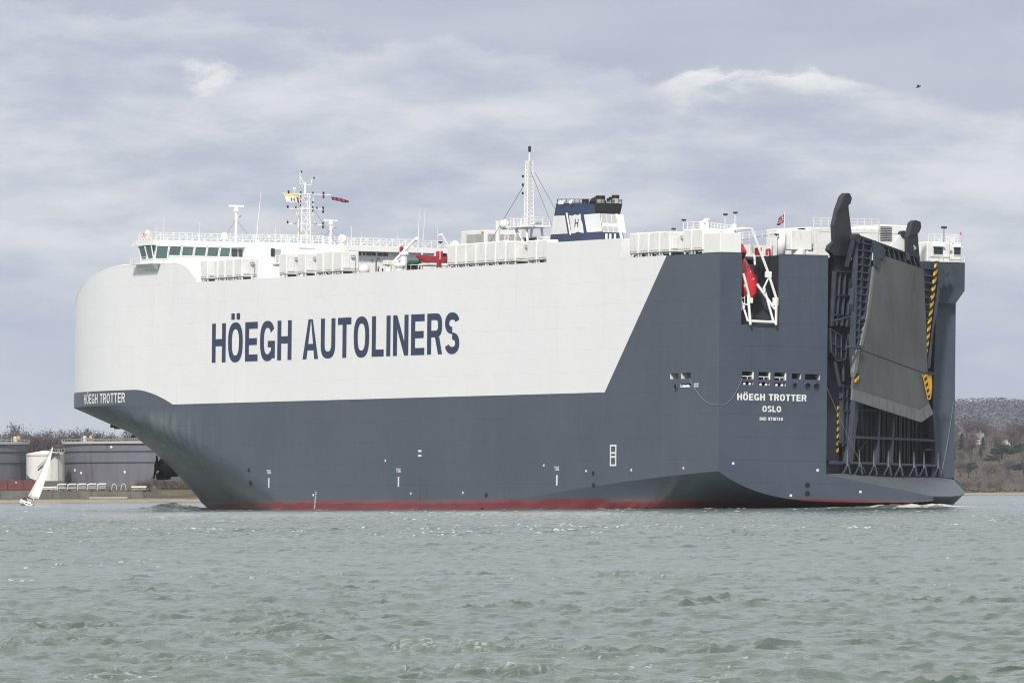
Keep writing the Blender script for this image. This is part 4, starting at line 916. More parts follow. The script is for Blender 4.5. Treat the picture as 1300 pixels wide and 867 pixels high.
wl.tube([(5,-3.4,28.6),(5,-5.6,29.4)], .1, 5); wl.tube([(5,-5.9,28.6),(5,-5.9,30.9)], .08, 5); o = wl.build('wire_lead_stand', M['white2'], ship)
for v, z, r_ in ((-5.5,30.95,.42),(-4.7,29.9,.34)): MB().tube([(4.5,v,z),(5.3,v,z)], r_, 12).build('sheave', M['black'], o)
MB().tube([(5,-5.3,30.7),(5,-4.2,28.9)], .3, 6).build('stand_leg', M['dark'], o)
gw = MB(); gw.tube([(5,-5.6,31.2),(12,-16,28.9)], .035, 4); gw.tube([(9.2,9.7,31.2),(5,-3,31.0)], .03, 4); gw.build('hoist_wire', M['wire'], ship)
# clutter on the after deck
ad = MB(); ad.box((12,-15,28.06),(20,-4.9,29.6)); ad.build('after_deck_house', M['white'], ship)
railing('deck_railing', [(3,-10.5,28.1),(3,-9.4,28.1)], 1.1, sp=.5); railing('deck_railing', [(12,-15,29.65),(12,-9.3,29.65)], 1.0, sp=.9)
for v, h in ((-12.6,1.9),(-12.1,1.4),(-11.7,1.6),(-10.9,1.5),(-10.5,2.3),(-10.1,1.7),(-13.4,1.3)):
    MB().tube([(2.2+abs(v+11),v,28.05),(2.2+abs(v+11),v,28.05+h*.7)], .11, 6).build('vent_pipe', M['white2'], ship)
MB().bbox((1.2,-13.0,28.06),(1.9,-12.4,28.9),.05).build('fire_locker', M['red'], ship)
MB().tube([(1.6,-11.6,28.06),(1.6,-11.6,28.7),(1.6,-11.3,28.8),(1.6,-11.2,28.06)], .14, 6).build('hydrant', M['red'], ship)
cyl = MB(); cyl.tube([(1.5,-9.9,28.1),(1.5,-9.9,30.7)], .55, 12); cyl.ball((1.5,-9.9,30.7),(.55,.55,.3),12,6); cyl.build('deck_cylinder', M['white2'], ship, smooth=True)
for v, z, h in ((-16.4,30.5,1.2),(-15.9,30.5,1.5)): 
    MB().tube([(8,v,29.5),(8,v,z+h)], .32, 10).ball((8,v,z+h+.1),(.4,.4,.22),10,6).build('mushroom_ventilator', M['white'], ship, smooth=False)
railing('deck_railing', [(9,-B+.4,31.0),(9,-15.6,31.0),(2,-15.6,30.4)], .9, sp=.8)
for (u, v, z, h) in ((6,-14.6,30.4,2.2),(3,-14.9,30.4,2.3),(9.8,-17.9,31.0,1.0),(1,-10.7,28.1,2.2),(18,-15,28.1,3.2),(75.5,-16.8,28.1,3.2),(55,-10.2,28.1,4.0)):
    o = MB().tube([(u,v,z),(u,v,z+h)], .05, 5).build('light_pole', M['white2'], ship); MB().bbox((u-.2,v-.25,z+h),(u+.1,v+.25,z+h+.2),.05).build('floodlight', M['dark'], o)
MB().bbox((1.5,-16.2,30.42),(3.5,-15.7,30.9),.05).cyl((2.5,-15.2,29.5),.35,2.0,10).build('deck_gear', M['white2'], ship)
# lifeboat launching frame in the slot
fm = MB(); ub = -.35
fm.tube([(6,-15.9,30.7),(ub+.6,-15.4,30.95),(ub+.3,-14.4,30.95),(ub,-12.5,26.3),(ub-.1,-11.4,23.2),(ub-.1,-11.42,20.25)], .155, 6)
fm.tube([(ub,-14.9,23.6),(ub-.1,-14.62,20.2)], .155, 6); fm.tube([(ub,-14.8,20.62),(ub,-11.3,20.55)], .155, 6)
fm.tube([(ub,-15.5,25.9),(ub,-14.6,22.9)], .13, 6); fm.tube([(.6,-13.3,24.8),(ub,-11.5,22.0)], .15, 6); fm.tube([(.3,-12.6,24.5),(ub,-11.7,20.7)], .14, 6); fm.tube([(ub,-13.0,24.2),(ub,-12.3,25.6)], .1, 6)
fm.tube([(ub,-15.5,22.5),(ub,-14.8,22.4)], .1, 5); fm.tube([(.8,-15.3,23.4),(ub,-14.9,20.6)], .12, 5); fm.tube([(4,-11.9,28.2),(2.5,-12.6,27.0)], .12, 6)
fm.bbox((ub-.15,-12.75,25.5),(ub+.2,-12.0,26.2),.05); fm.bbox((ub-.1,-11.8,22.4),(ub+.1,-11.1,23.3),.05); fm.bbox((ub-.1,-15.0,22.6),(ub+.1,-14.3,23.2),.05); 
for z in (22.0, 22.6, 23.2): fm.tube([(.2,-15.5,z),(.2,-15.0,z)], .05, 4)
fm.tube([(.2,-15.45,21.8),(.2,-15.45,23.4)], .05, 4); fm.tube([(.2,-15.05,21.8),(.2,-15.05,23.4)], .05, 4)
fm.build('lifeboat_frame', M['white2'], ship)
# ================================================================ loose things aboard
# free-fall lifeboat, bow down in its slot; local axis x runs from bow to stern
ax = Vector((.74, 0, .67)).normalized(); nx = Vector((-.67, 0, .74))   # along the hull (up-forward) / deck side
def boat_local(t, side, h): # t along axis from bow, side = v offset, h towards deck side
    p = ax*t + nx*h; return (p.x, side, p.z)
lbo = aboard('lifeboat', .55, -13.95, 23.2, 'red enclosed free-fall lifeboat tilted bow down in its slot at the stern', 'lifeboat')
rows = []
for t, w_, hb, ht in ((0,.08,.05,.1),(.4,.62,-.4,.6),(1.1,1.15,-.75,1.0),(2.2,1.5,-.95,1.2),(3.6,1.5,-1.05,1.25),(5.2,1.3,-1.0,1.25),(6.6,1.1,-.9,1.2),(7.4,.9,-.7,1.0)):
    r_ = []
    for k in range(16):
        a = 2*math.pi*k/16; c_, s_ = math.cos(a), math.sin(a)
        hh = (ht*abs(s_)**.75 if s_ > 0 else -abs(hb)*abs(s_)**.9); r_.append(boat_local(t, w_*math.copysign(abs(c_)**.8, c_), hh))
    rows.append(r_)
m_ = MB(); m_.grid(rows, close=True); m_.add(rows[-1], [tuple(range(16))]); m_.build('hull', M['red'], lbo, smooth=True)
cv = MB(); cv.prism([boat_local(5.3,-.7,1.1),boat_local(5.5,-.6,2.1),boat_local(6.9,-.6,2.1),boat_local(7.3,-.7,1.0)], (0,1.3,0)); cab = cv.build('conning_cabin', M['red'], lbo)
for s_ in (-.72, .62): MB().prism([boat_local(5.75,s_,1.5),boat_local(5.75,s_,1.95),boat_local(6.7,s_,1.95),boat_local(6.7,s_,1.5)], (0,.1,0)).build('cabin_window', M['black'], cab)
MB().prism([boat_local(5.36,-.5,1.45),boat_local(5.43,-.5,1.95),boat_local(5.43,.5,1.95),boat_local(5.36,.5,1.45)], (-.03,0,-.05)).build('cabin_window', M['black'], cab)
gr_ = MB()
for s_ in (-1, 1): gr_.tube([boat_local(t, s_*w_, .02) for t, w_ in ((.4,.65),(1.1,1.18),(2.2,1.53),(3.6,1.53),(5.2,1.33),(6.6,1.13))], .07, 5)
gr_.build('fender_rail', M['dred'], lbo)
for t, s_ in ((2.0,-.55),(2.0,.55),(3.2,-.6),(3.2,.6),(4.4,-.6),(4.4,.6)): MB().ball(boat_local(t,s_,1.12),.1,6,5).build('hull_fitting', M['white2'], lbo)
MB().prism([boat_local(4.6,-.75,1.05),boat_local(4.6,-.1,1.3),boat_local(5.1,-.1,1.33),boat_local(5.1,-.75,1.1)], (-.03,0,.03)).build('hatch', M['black'], lbo)

rbt = aboard('rescue_boat', 98.5, -6.6, 29.7, 'small dark red rescue boat hanging from the white davit amidships', 'rescue boat')
rows = []
for t, w_, zb_, zt in ((-2.2,.08,.75,.9),(-1.7,.5,.2,.95),(-.8,.8,.0,.85),(.6,.85,0,.85),(1.7,.8,.05,.9)):
    rows.append([(-.35*t*.8,t+0*w_,zt) if k < 0 else (w_*math.cos(math.pi*k/8)-.2*t, t, zt-(zt-zb_)*math.sin(math.pi*k/8)) for k in range(9)])
m_ = MB(); m_.grid(rows); m_.add(rows[-1], [tuple(range(9))]); m_.grid([[r_[0] for r_ in rows],[r_[8] for r_ in rows]]); m_.build('hull', M['dred'], rbt, smooth=False)
cn = MB(); cn.bbox((-.5,.3,.8),(.3,1.0,1.5),.1); cn.build('console', M['red'], rbt)
MB().bbox((-.6,1.05,.3),(.2,1.5,1.25),.1).build('outboard_motor', M['black'], rbt)

# flags
def flagm(name, fn):
    m = bpy.data.materials.new(name); m.use_nodes = True; t = NT(m.node_tree); b = m.node_tree.nodes['Principled BSDF']
    s = t.n('ShaderNodeSeparateXYZ'); t.L(t.n('ShaderNodeUVMap').outputs[0], s.inputs[0]); t.L(fn(t, s.outputs[0], s.outputs[1]), b.inputs['Base Color']); b.inputs['Roughness'].default_value = .8; return m
def band(t, x, a, b_): return t.m('MULTIPLY', t.m('GREATER_THAN', x, a), t.m('LESS_THAN', x, b_))
def cloth(name, corner, du, dvv, wave, m, root, nx_=10, ny_=6):
    """corner + fly direction du (vector) + drop direction dvv (vector), rippled"""
    vs = []; uv = []
    for j in range(ny_+1):
        for i in range(nx_+1):
            a, b_ = i/nx_, j/ny_; p = Vector(corner)+Vector(du)*a+Vector(dvv)*b_
            q = wave*a*math.sin(5*a+2*b_); vs.append((p[0]+q, p[1]+.2*q, p[2]+.45*q)); uv.append((a, 1-b_))
    mb = MB(); n = nx_+1
    mb.add(vs, [(j*n+i, j*n+i+1, (j+1)*n+i+1, (j+1)*n+i) for j in range(ny_) for i in range(nx_)])
    o = mb.build(name, m, root, smooth=True, normals=False)
    ul = o.data.uv_layers.new(name='UVMap')
    for lp_ in o.data.loops: ul.data[lp_.index].uv = uv[lp_.vertex_index]
    md = o.modifiers.new('thick', 'SOLIDIFY'); md.thickness = .02
    return o
fm_house = flagm('house_flag_cloth', lambda t, a, b_: t.mix(t.m('GREATER_THAN', b_, .78), t.mix(t.m('GREATER_THAN', a, .86), (.8,.8,.8), (.4,.03,.05)), (.8,.6,.03)))
f1 = aboard('house_flag', 157.2, .15, 40.1, 'white and yellow flag with a dark letter flying from the bridge mast', 'flag', 'flags flying on the ship')
cloth('flag_cloth', (0,0,0), (.1,1.85,-.05), (0,.35,-1.0), .18, fm_house, f1)
lettering('flag_letter', 'H', lambda x, y, d_: (-.35-d_, .75+x, -.85+y*.5), .55, .9, M['letter'], f1, .2)
fm_dark = flagm('striped_flag_cloth', lambda t, a, b_: t.mix(t.m('GREATER_THAN', t.m('FRACT', t.m('MULTIPLY', a, 4)), .5), (.02,.025,.07), (.3,.04,.05)))
f2 = aboard('courtesy_flag', 157.4, 6.85, 40.0, 'narrow dark blue and red flag streaming from the end of the upper yard', 'flag', 'flags flying on the ship')
cloth('flag_cloth', (0,0,0), (-.3,2.25,-.35), (0,.1,-.42), .22, fm_dark, f2)
fm_no = flagm('ensign_cloth', lambda t, a, b_: t.mix(t.m('MAXIMUM', band(t, a, .33, .45), band(t, b_, .43, .57)),
      t.mix(t.m('MAXIMUM', band(t, a, .27, .51), band(t, b_, .36, .64)), (.32,.015,.03), (.65,.65,.65)), (.02,.03,.12)))
f3 = aboard('ensign', 1.5, -9.45, 31.0, 'red ensign with a dark blue and white cross on a short staff at the stern', 'flag', 'flags flying on the ship')
cloth('flag_cloth', (0,0,1.75), (.25,-.7,-.4), (0,-.1,-.95), .25, fm_no, f3)
MB().tube([(0,0,-.4),(0,0,1.95)], .04, 5).build('flagstaff', M['white2'], f3)
lbu = aboard('lifebuoy', 161.6, -17.0, 34.1, 'orange lifebuoy on the port end of the bridge roof railing', 'lifebuoy')
MB().tube([(0,.33*math.cos(a),.35+.33*math.sin(a)) for a in [2*math.pi*k/14 for k in range(15)]], .11, 6).build('ring', M['orange'], lbu, smooth=True)
MB().bbox((-.1,-.55,.2),(.1,-.38,.85),.03).build('smoke_signal', M['orange'], lbu)

# ================================================================ sailing yacht and its crew
yR = empty('sailing_yacht', (-103.8, 2000, -.15), 'white sailing yacht heeling hard under a single tall sail on the left', 'sailing boat')
yR.rotation_euler = (0, R(25), R(6))
def ymb(): return MB(False)
rows = []   # hull seen from astern: y forward
for y, w_, zk, zt in ((-5,1.05,.15,.95),(-3.5,1.35,-.2,1.0),(-1,1.6,-.45,1.0),(1.5,1.35,-.4,1.1),(3.8,.7,-.2,1.25),(5.2,.06,.2,1.45)):
    rows.append([(w_*math.sin(math.pi*(k/10-.5)), y, zt-(zt-zk)*max(0, math.cos(math.pi*(k/10-.5)))**.55) for k in range(11)])
h_ = ymb(); h_.grid(rows); h_.add(rows[0], [tuple(range(11))]); h_.grid([[ (r_[0][0],r_[0][1],r_[0][2]-.05) for r_ in rows],[(r_[-1][0],r_[-1][1],r_[-1][2]-.05) for r_ in rows]]); h_.build('hull', M['white2'], yR, smooth=False)
ymb().bbox((-.62,-4.5,.9),(.62,-2.2,.98),.02).build('cockpit', M['louvre'], yR)
ymb().bbox((-.8,-2.0,.95),(.8,2.2,1.45),.15).build('coachroof', M['white2'], yR)
ymb().tube([(-.85,-2.2,1.0),(-.75,-2.2,2.0),(.75,-2.2,2.0),(.85,-2.2,1.0)], .05, 5).prism([(-.8,-2.9,1.98),(.8,-2.9,1.98),(.75,-1.6,1.75),(-.75,-1.6,1.75)], (0,0,.06)).build('sprayhood', M['black'], yR)
for a in (-.5, .12): ymb().box((a,-5.03,.5),(a+.38,-5.0,.68)).build('transom_mark', M['black'], yR)
ymb().bbox((-1.3,-4.6,.9),(-1.0,-2.4,1.5),.1).build('dodger', M['black'], yR)
ymb().tube([(0,.6,1.0),(0,.6,13.9)], [.1,.06], 6).build('mast', M['louvre'], yR)
ymb().tube([(0,.6,2.3),(.95,-3.6,2.3)], .08, 6).build('boom', M['louvre'], yR)
sr = []
for i in range(15):
    f = i/14; z = 2.4+f*11.4; ch = (1-f**1.25)*4.3+.12; rr_ = []
    for k in range(7):
        g_ = k/6; tw = .4+.12*f; rr_.append((g_*ch*tw+.55*(1-f*.6)*math.sin(math.pi*g_)*min(1, ch/2.5)+.1*f, .5-g_*ch, z))
    sr.append(rr_)
sm2 = ymb(); sm2.grid(sr); so = sm2.build('mainsail', M['sail'], yR, smooth=True); md = so.modifiers.new('thick', 'SOLIDIFY'); md.thickness = .03
jr = [[(lerp(-.1,.25,f)+g_*1.5*(1-f)+.3*math.sin(math.pi*g_)*(1-f), lerp(5,.75,f)-g_*3.2*(1-f), lerp(1.6,12.8,f)) for g_ in (0,.25,.5,.75,1)] for f in [i/10 for i in range(11)]]
jb = ymb(); jb.grid(jr); jo = jb.build('jib', M['sail'], yR, smooth=True); md = jo.modifiers.new('thick', 'SOLIDIFY'); md.thickness = .03
g = ymb()
for a in ((0,-5,1.0),(0,5.1,1.4),(-1.5,.3,1.0),(1.5,.3,1.0)): g.tube([a,(0,.6,13.7)], .012, 4)
for x_ in (-1.0, 1.0): g.tube([(x_,-4.9,1.0),(x_,-4.9,1.6),(x_,4,1.85)], .02, 4)
g.build('rigging', M['wire'], yR)
def person(loc, rot, jacket, label):
    """seated sailor: one continuous skinned body; head with face, hair, jacket and trousers by vertex region"""
    P = [(0,0,.1),(0,.02,.35),(0,.03,.58),(0,.02,.7),(0,.03,.82),(.2,.03,.55),(.3,.18,.32),(.22,.42,.28),(-.2,.03,.55),(-.3,.2,.34),(-.18,.45,.3),
         (.11,.05,.08),(.14,.48,.12),(.14,.55,-.32),(.14,.7,-.36),(-.11,.05,.08),(-.14,.48,.12),(-.14,.55,-.32),(-.14,.7,-.36)]
    Ed = [(0,1),(1,2),(2,3),(3,4),(2,5),(5,6),(6,7),(2,8),(8,9),(9,10),(0,11),(11,12),(12,13),(13,14),(0,15),(15,16),(16,17),(17,18)]
    Rr = [.16,.17,.18,.07,.1,.085,.06,.04,.085,.06,.04,.1,.08,.055,.05,.1,.08,.055,.05]
    me = bpy.data.meshes.new('person'); me.from_pydata(P, Ed, []); o = bpy.data.objects.new('person', me); COL.objects.link(o)
    md = o.modifiers.new('skin', 'SKIN'); 
    for i, sv_ in enumerate(me.skin_vertices[0].data): sv_.radius = (Rr[i], Rr[i]); sv_.use_root = (i == 0)
    o.modifiers.new('sub', 'SUBSURF').levels = 1
    bpy.context.view_layer.update()
    ev = o.evaluated_get(bpy.context.evaluated_depsgraph_get()); nm = bpy.data.meshes.new_from_object(ev)
    o.modifiers.clear(); o.data = nm; nm.name = 'person'
    nm.materials.clear()
    for q in (jacket, M['dark'], M['skin']): nm.materials.append(q)
    for p_ in nm.polygons:
        c_ = p_.center; p_.material_index = 2 if (c_.z > .7 or (abs(c_.x) < .3 and c_.y > .38 and .22 < c_.z < .4)) else (1 if c_.z < .17 else 0)
    o.matrix_world = yR.matrix_world @ Matrix.Translation(loc) @ Matrix.Rotation(rot, 4, 'Z')
    hr = ymb(); hr.ball((0,.0,.86),(.115,.115,.12),10,7,-.1); hr.build('cap', M['dark'], o, smooth=True)
    tag(o, label, 'person', 'crew of the yacht'); return o
bpy.context.view_layer.update()
person((-.75,-3.6,1.05), R(-95), M['red'], 'person in a red jacket seated in the yacht cockpit')
person((-.95,-2.7,1.15), R(-80), M['dark'], 'person in dark clothes seated forward in the yacht cockpit')

# a bird far off in the sky
bd = empty('bird', (30.4, 700, 31.9), 'small dark bird flying high at the right', 'bird'); bd.rotation_euler = (0, R(-22), R(15)); bd.scale = (.7, .7, .7)
b_ = MB(False); b_.ball((0,0,0),(.17,.09,.09),10,6); b_.tube([(-.14,0,.02),(-.26,0,.03),(-.3,0,.03)], [.06,.05,.01], 6); b_.tube([(.12,0,0),(.3,0,.0)], [.05,.07], 4)
for s_ in (-1, 1): b_.prism([(-.08,0,.05),(-.02,s_*.22,.2),(.12,s_*.5,.16),(.14,s_*.22,.15),(.1,0,.05)], (0,0,.015))
b_.build('body', M['black'], bd)

# ================================================================ left shore: oil terminal
def th_(name, loc, label, cat, group=None): return empty(name, loc, label, cat, group)
M['tank'] = mat('tank_slate', (.135, .135, .168), .7, .18, .12, (1, 1, .3), dirt=(.07, .055, .05), dirt_amt=.6)
M['tankw'] = mat('tank_white', (.7, .69, .66), .6, .06, .15, (1, 1, .3), dirt=(.35, .28, .2), dirt_amt=.5)
M['contr'] = mat('container_red', (.14, .03, .028), .6, .18, .5, dirt=(.10, .05, .04), dirt_amt=.5)
M['conc'] = mat('concrete', (.13, .125, .115), .9, .2, .3, (1, 1, .5), dirt=(.08, .085, .06), dirt_amt=.7)
def tank(x, y, r_, z0, z1, m, label, ring=True):
    t = th_('storage_tank', (x, y, z0), label, 'tank', 'tanks of the oil terminal'); h = z1-z0; N = 56
    mb = MB(False)
    prof = [(r_,0),(r_,h*.56),(r_,h*.561),(r_,h*.82),(r_,h)]
    mb.grid([[(rr*math.cos(2*math.pi*k/N), rr*math.sin(2*math.pi*k/N), zz) for k in range(N)] for rr, zz in prof], close=True)
    mb.build('shell', m, t, smooth=True)
    ro = MB(False); ro.tube([(0,0,h-.02),(0,0,h+(.25 if ring else .9))], [r_, r_*.12], N); ro.build('roof', m, t)
    if ring:
        for zz in (.56, .80): 
            MB(False).grid([[(( r_+q)*math.cos(2*math.pi*k/N),(r_+q)*math.sin(2*math.pi*k/N),h*zz+w_) for k in range(N)] for q, w_ in ((0,-.12),(.3,-.12),(.3,.12),(0,.12))], close=True).build('stiffening_ring', M['grey'], t)
        MB(False).grid([[((r_+q)*math.cos(2*math.pi*k/N),(r_+q)*math.sin(2*math.pi*k/N),h+w_) for k in range(N)] for q, w_ in ((0,-.55),(.7,-.5),(.7,.25),(0,.25))], close=True).build('wind_girder', M['louvre'], t)
        rl = MB(False)
        rl.tube([((r_+.7)*math.cos(2*math.pi*k/N),(r_+.7)*math.sin(2*math.pi*k/N),h+1.0) for k in range(N+1)], .06, 4)
        for k in range(0, N, 1): rl.tube([((r_+.7)*math.cos(2*math.pi*k/N),(r_+.7)*math.sin(2*math.pi*k/N),h) for _ in (0,)]+[((r_+.7)*math.cos(2*math.pi*k/N),(r_+.7)*math.sin(2*math.pi*k/N),h+1.0)], .05, 4)
        rl.build('walkway_railing', M['louvre'], t)
    return t
def front_y(x, r_, X): return -math.sqrt(max(0, r_*r_-(X-x)**2))
tL = tank(-178, 3022, 22, 4.5, 19.2, M['tank'], 'dark slate storage tank at the left edge behind red containers')
tR = tank(-121.5, 3026, 23.0, 4.5, 19.2, M['tank'], 'large dark slate storage tank partly behind the ship bow')
for t, X, z in ((tR,-140.3,10.3),(tR,-138.2,9.4),(tR,-124.0,9.6),(tR,-128.3,17.6)):
    c_ = t.location; y_ = front_y(c_.x, 23.0, X)
    MB(False).tube([(X-c_.x, y_-.12, z-c_.z), (X-c_.x, y_+.3, z-c_.z)], .42, 10).build('tank_manhole', M['tankw'], t)
for t, X0, X1 in ((tL,-160.6,-157.6),(tR,-138.2,-134.4)):
    c_ = t.location; y_ = front_y(c_.x, 22, (X0+X1)/2)+1.5
    p = MB(False); p.bbox((X0-c_.x, y_, 14.9), (X1-c_.x, y_+2, 15.1), .03)
    for q in (0,.33,.66,1): p.tube([(lerp(X0,X1,q)-c_.x,y_,14.7),(lerp(X0,X1,q)-c_.x,y_,16.9)], .07, 4)
    p.tube([(X0-c_.x,y_,16.0),(X1-c_.x,y_,16.0)], .07, 4); p.build('roof_platform', M['louvre'], t)
    MB(False).bbox((X0+.6-c_.x,y_+.3,15.1),(X0+1.6-c_.x,y_+1.2,16.7),.1).build('roof_fitting', M['tankw'], t)
    MB(False).bbox((X1-1.2-c_.x,y_+.3,15.8),(X1-.4-c_.x,y_+1.2,16.8),.1).build('roof_fitting', M['yellow'], t)
tW = tank(-149.6, 3008, 6.1, 6.9, 15.7, M['tankw'], 'small white storage tank with a stair between the dark tanks', False)
pts = [(6.25*math.cos(a), 6.25*math.sin(a), z) for a, z in [(R(lerp(250,300,k/8)), lerp(3.5,8.2,k/8)) for k in range(9)]]
stw = MB(False); stw.tube(pts, .22, 4); stw.tube([(p[0]*1.03,p[1]*1.03,p[2]+1) for p in pts], .07, 4); stw.build('spiral_stair', M['dark'], tW)
ld = MB(False)
for a in (R(312), R(318)): ld.tube([(6.3*math.cos(a),6.3*math.sin(a),0),(6.3*math.cos(a),6.3*math.sin(a),9.8)], .09, 4)
for k in range(12): ld.tube([(6.3*math.cos(R(312)),6.3*math.sin(R(312)),.6+.75*k),(6.3*math.cos(R(318)),6.3*math.sin(R(318)),.6+.75*k)], .06, 4)
ld.build('ladder', M['louvre'], tW)
wr = MB(False); wr.grid([[(6.25*math.cos(a),6.25*math.sin(a),8.0),(6.25*math.cos(a),6.25*math.sin(a),8.25)] for a in [2*math.pi*k/40 for k in range(41)]]); wr.build('stiffening_ring', M['louvre'], tW)
pfm = MB(False); pfm.bbox((1.5,-6.8,8.9),(6.4,-4.5,9.1),.03)
for q in range(6): pfm.tube([(1.5+q,-6.8,9.1),(1.5+q,-6.8,10.2)], .06, 4)
pfm.tube([(1.5,-6.8,10.2),(6.4,-6.8,10.2)], .06, 4); pfm.build('stair_platform', M['louvre'], tW)
MB(False).prism([(-6.0,-3.2,2.2),(-4.6,-4.6,.6),(-3.4,-5.3,.3),(-6.1,-2.2,.3)], (0,-.4,.2)).build('pipe_bend', mat('blue_paint', (.12,.25,.4)), tW)
# three red containers
M['crate'] = M['contr']
first = None
for i, (x0, lab) in enumerate(((-163.4,'leftmost red container cut by the picture edge'),(-158.5,'middle red container on the quay with a small white plate'),(-153.65,'right red container on the quay, just left of the sail'))):
    L_, H_ = 4.7, 3.1
    if first is None:
        t = th_('container', (x0, 2950, 4.0), lab, 'container', 'red containers on the quay'); first = t
        c_ = MB(False); c_.bbox((0,0,0),(L_,2.4,H_),.06); c_.build('body', M['contr'], t)
        rb_ = MB(False)
        for k in range(14): rb_.box((.25+k*.31,-.05,.18),(.4+k*.31,.0,H_-.18))
        tag(rb_.build('corrugation', M['contr'], t), kind='stuff')
        for xx in (0, L_-.14): MB(False).box((xx,-.09,0),(xx+.14,-.051,H_)).build('corner_post', M['contr'], t)
    else:
        t = copy_tree(first); t.location.x = x0; t['label'] = lab
    if i == 1: MB(False).box((2.3,-.11,2.2),(2.9,-.06,2.5)).build('plate', M['tankw'], t)
# quay wall, jetty face, pipe racks
qw = th_('quay_wall', (-160, 2900, 0), 'low stained concrete quay wall along the left shore', 'wall')
for k in range(14): MB(False).bbox((-10+k*4.0,0,1.1),(-6.04+k*4.0,1.2,3.8-.04*k),.05).build('wall_panel', M['conc'], qw)
MB(False).box((-10,.2,.2),(50,1.0,1.15)).build('wall_foot', M['dark'], qw)
sw = th_('slipway_block', (-131, 2896, 0), 'pale concrete block at the foot of the quay', 'block'); MB(False).bbox((.4,0,.6),(12.2,3,1.65),.08).build('block', mat('pale_concrete', (.36,.34,.29), .9, .12, .3), sw)
M['pipe'] = mat('pipe_silver', (.55,.56,.57), .45, .1, .6)
pr0 = None
for k in range(5):
    x0 = -142.1+k*3.1
    if pr0 is None:
        t = th_('pipe_loop', (x0, 2930, 3.9), 'silver insulated pipe loop on the terminal shore, one of five in a row', 'pipe', 'silver pipe loops on the left shore'); pr0 = t
        for q in range(3):
            MB(False).tube([(0+.1*q,-q*.8,0),(.2,-q*.8,1.6-.12*q),(.7,-q*.8,1.9-.12*q),(2.9,-q*.8,1.9-.12*q)], .15, 6).build('pipe', M['pipe'], t)
        for q in range(2): MB(False).tube([(.4,-q*.8-.4,1.0-.4*q),(2.8,-q*.8-.4,1.0-.4*q)], .12, 6).build('pipe', M['pipe'], t)
        MB(False).tube([(.15,.2,0),(.15,.2,1.9)], .12, 5).build('support', M['pipe'], t)
    else:
        t = copy_tree(pr0); t.location.x = x0
pl_ = th_('pipeline', (-147.4, 2930, 3.9), 'straight run of silver pipeline between the yacht sail and the pipe loops', 'pipe'); MB(False).tube([(0,0,.8),(5.2,0,.9)], .25, 8).tube([(0,0,.35),(5.2,0,.4)], .2, 8).build('pipe', M['pipe'], pl_)
for q in range(4): MB(False).tube([(.4+q*1.5,0,-1),(.4+q*1.5,0,.7)], .1, 5).build('support', M['pipe'], pl_)
for x0, lab in ((-125.2,'first pale pipe arch right of the pipe loops'),(-122.3,'second pale pipe arch, nearer the small hut')):
    t = th_('pipe_arch', (x0, 2930, 3.5), lab, 'pipe', 'pipe arches on the left shore'); MB(False).tube([(0,0,0),(.35,0,1.9),(.6,0,2.15),(1.2,0,2.15),(1.45,0,1.9),(1.8,0,0)], .12, 6).build('pipe', M['pipe'], t)
ht = th_('hut', (-118.9, 2931, 2.4), 'small buff hut on the left shore near the bushes', 'hut'); MB(False).box((0,0,0),(4.4,3,2.1)).build('wall', mat('buff_wall', (.3,.25,.19), .9, .15, .4), ht)
MB(False).prism([(-.15,-.2,2.1),(4.55,-.2,2.1),(4.55,3.2,2.45),(-.15,3.2,2.45)], (0,0,.12)).build('roof', M['tankw'], ht); MB(False).box((2.2,-.06,.2),(2.8,-.01,1.6)).build('door', M['contr'], ht)
# ================================================================ land
def smooth(a, b, x): t = np.clip((x-a)/(b-a), 0, 1); return t*t*(3-2*t)
def shore_y(X): return 2885+1515*smooth(-60, 150, X)
rs = np.random.RandomState(3)
def vnoise(x, y, seed):
    """smooth value noise on arrays"""
    r = np.random.RandomState(seed); G = r.rand(64, 64); xi = np.floor(x).astype(int); yi = np.floor(y).astype(int); fx = x-xi; fy = y-yi
    fx = fx*fx*(3-2*fx); fy = fy*fy*(3-2*fy); g = lambda i, j: G[(xi+i) % 64, (yi+j) % 64]
    return (g(0,0)*(1-fx)+g(1,0)*fx)*(1-fy)+(g(0,1)*(1-fx)+g(1,1)*fx)*fy
def ground(X, Y):
    X = np.asarray(X, float); Y = np.asarray(Y, float); d_ = Y-shore_y(X)
    left = 1.2*smooth(-6, 12, d_)+2.6*smooth(14, 30, d_)+.9*smooth(60, 110, d_)+7*smooth(170, 330, d_)+8*smooth(600, 2000, d_)
    right = 1.0*smooth(-8, 20, d_)+2.6*smooth(20, 60, d_)+23*smooth(40, 420, d_)+10*smooth(900, 2600, d_)
    wgt = smooth(-40, 140, X); z = left*(1-wgt)+right*wgt
    far = smooth(6200, 8900, Y)*(19+6*vnoise(X/90+3, Y/500, 5)+6*vnoise(X/21+3, Y/300, 6)+18*smooth(200, 420, X))
    z = z+far
    z = z+(vnoise(X/9, Y/25, 9)-.5)*.8*smooth(25, 120, d_)
    return np.where(d_ < -12, -3.0, np.where(d_ < -6, -3+3*(d_+12)/6, z))
xs = np.concatenate([np.linspace(-2600,-260,40), np.linspace(-250,-60,96), np.linspace(-54,190,40), np.linspace(192,270,60), np.linspace(276,520,60), np.linspace(540,2600,40)])
ds = np.concatenate([[-14,-12,-9,-6,-3], np.linspace(0,60,26), np.linspace(66,700,60), np.linspace(720,4500,40), np.linspace(4600,9000,60)])
XX, DD = np.meshgrid(xs, ds); YY = shore_y(XX)+DD; ZZ = ground(XX, YY)
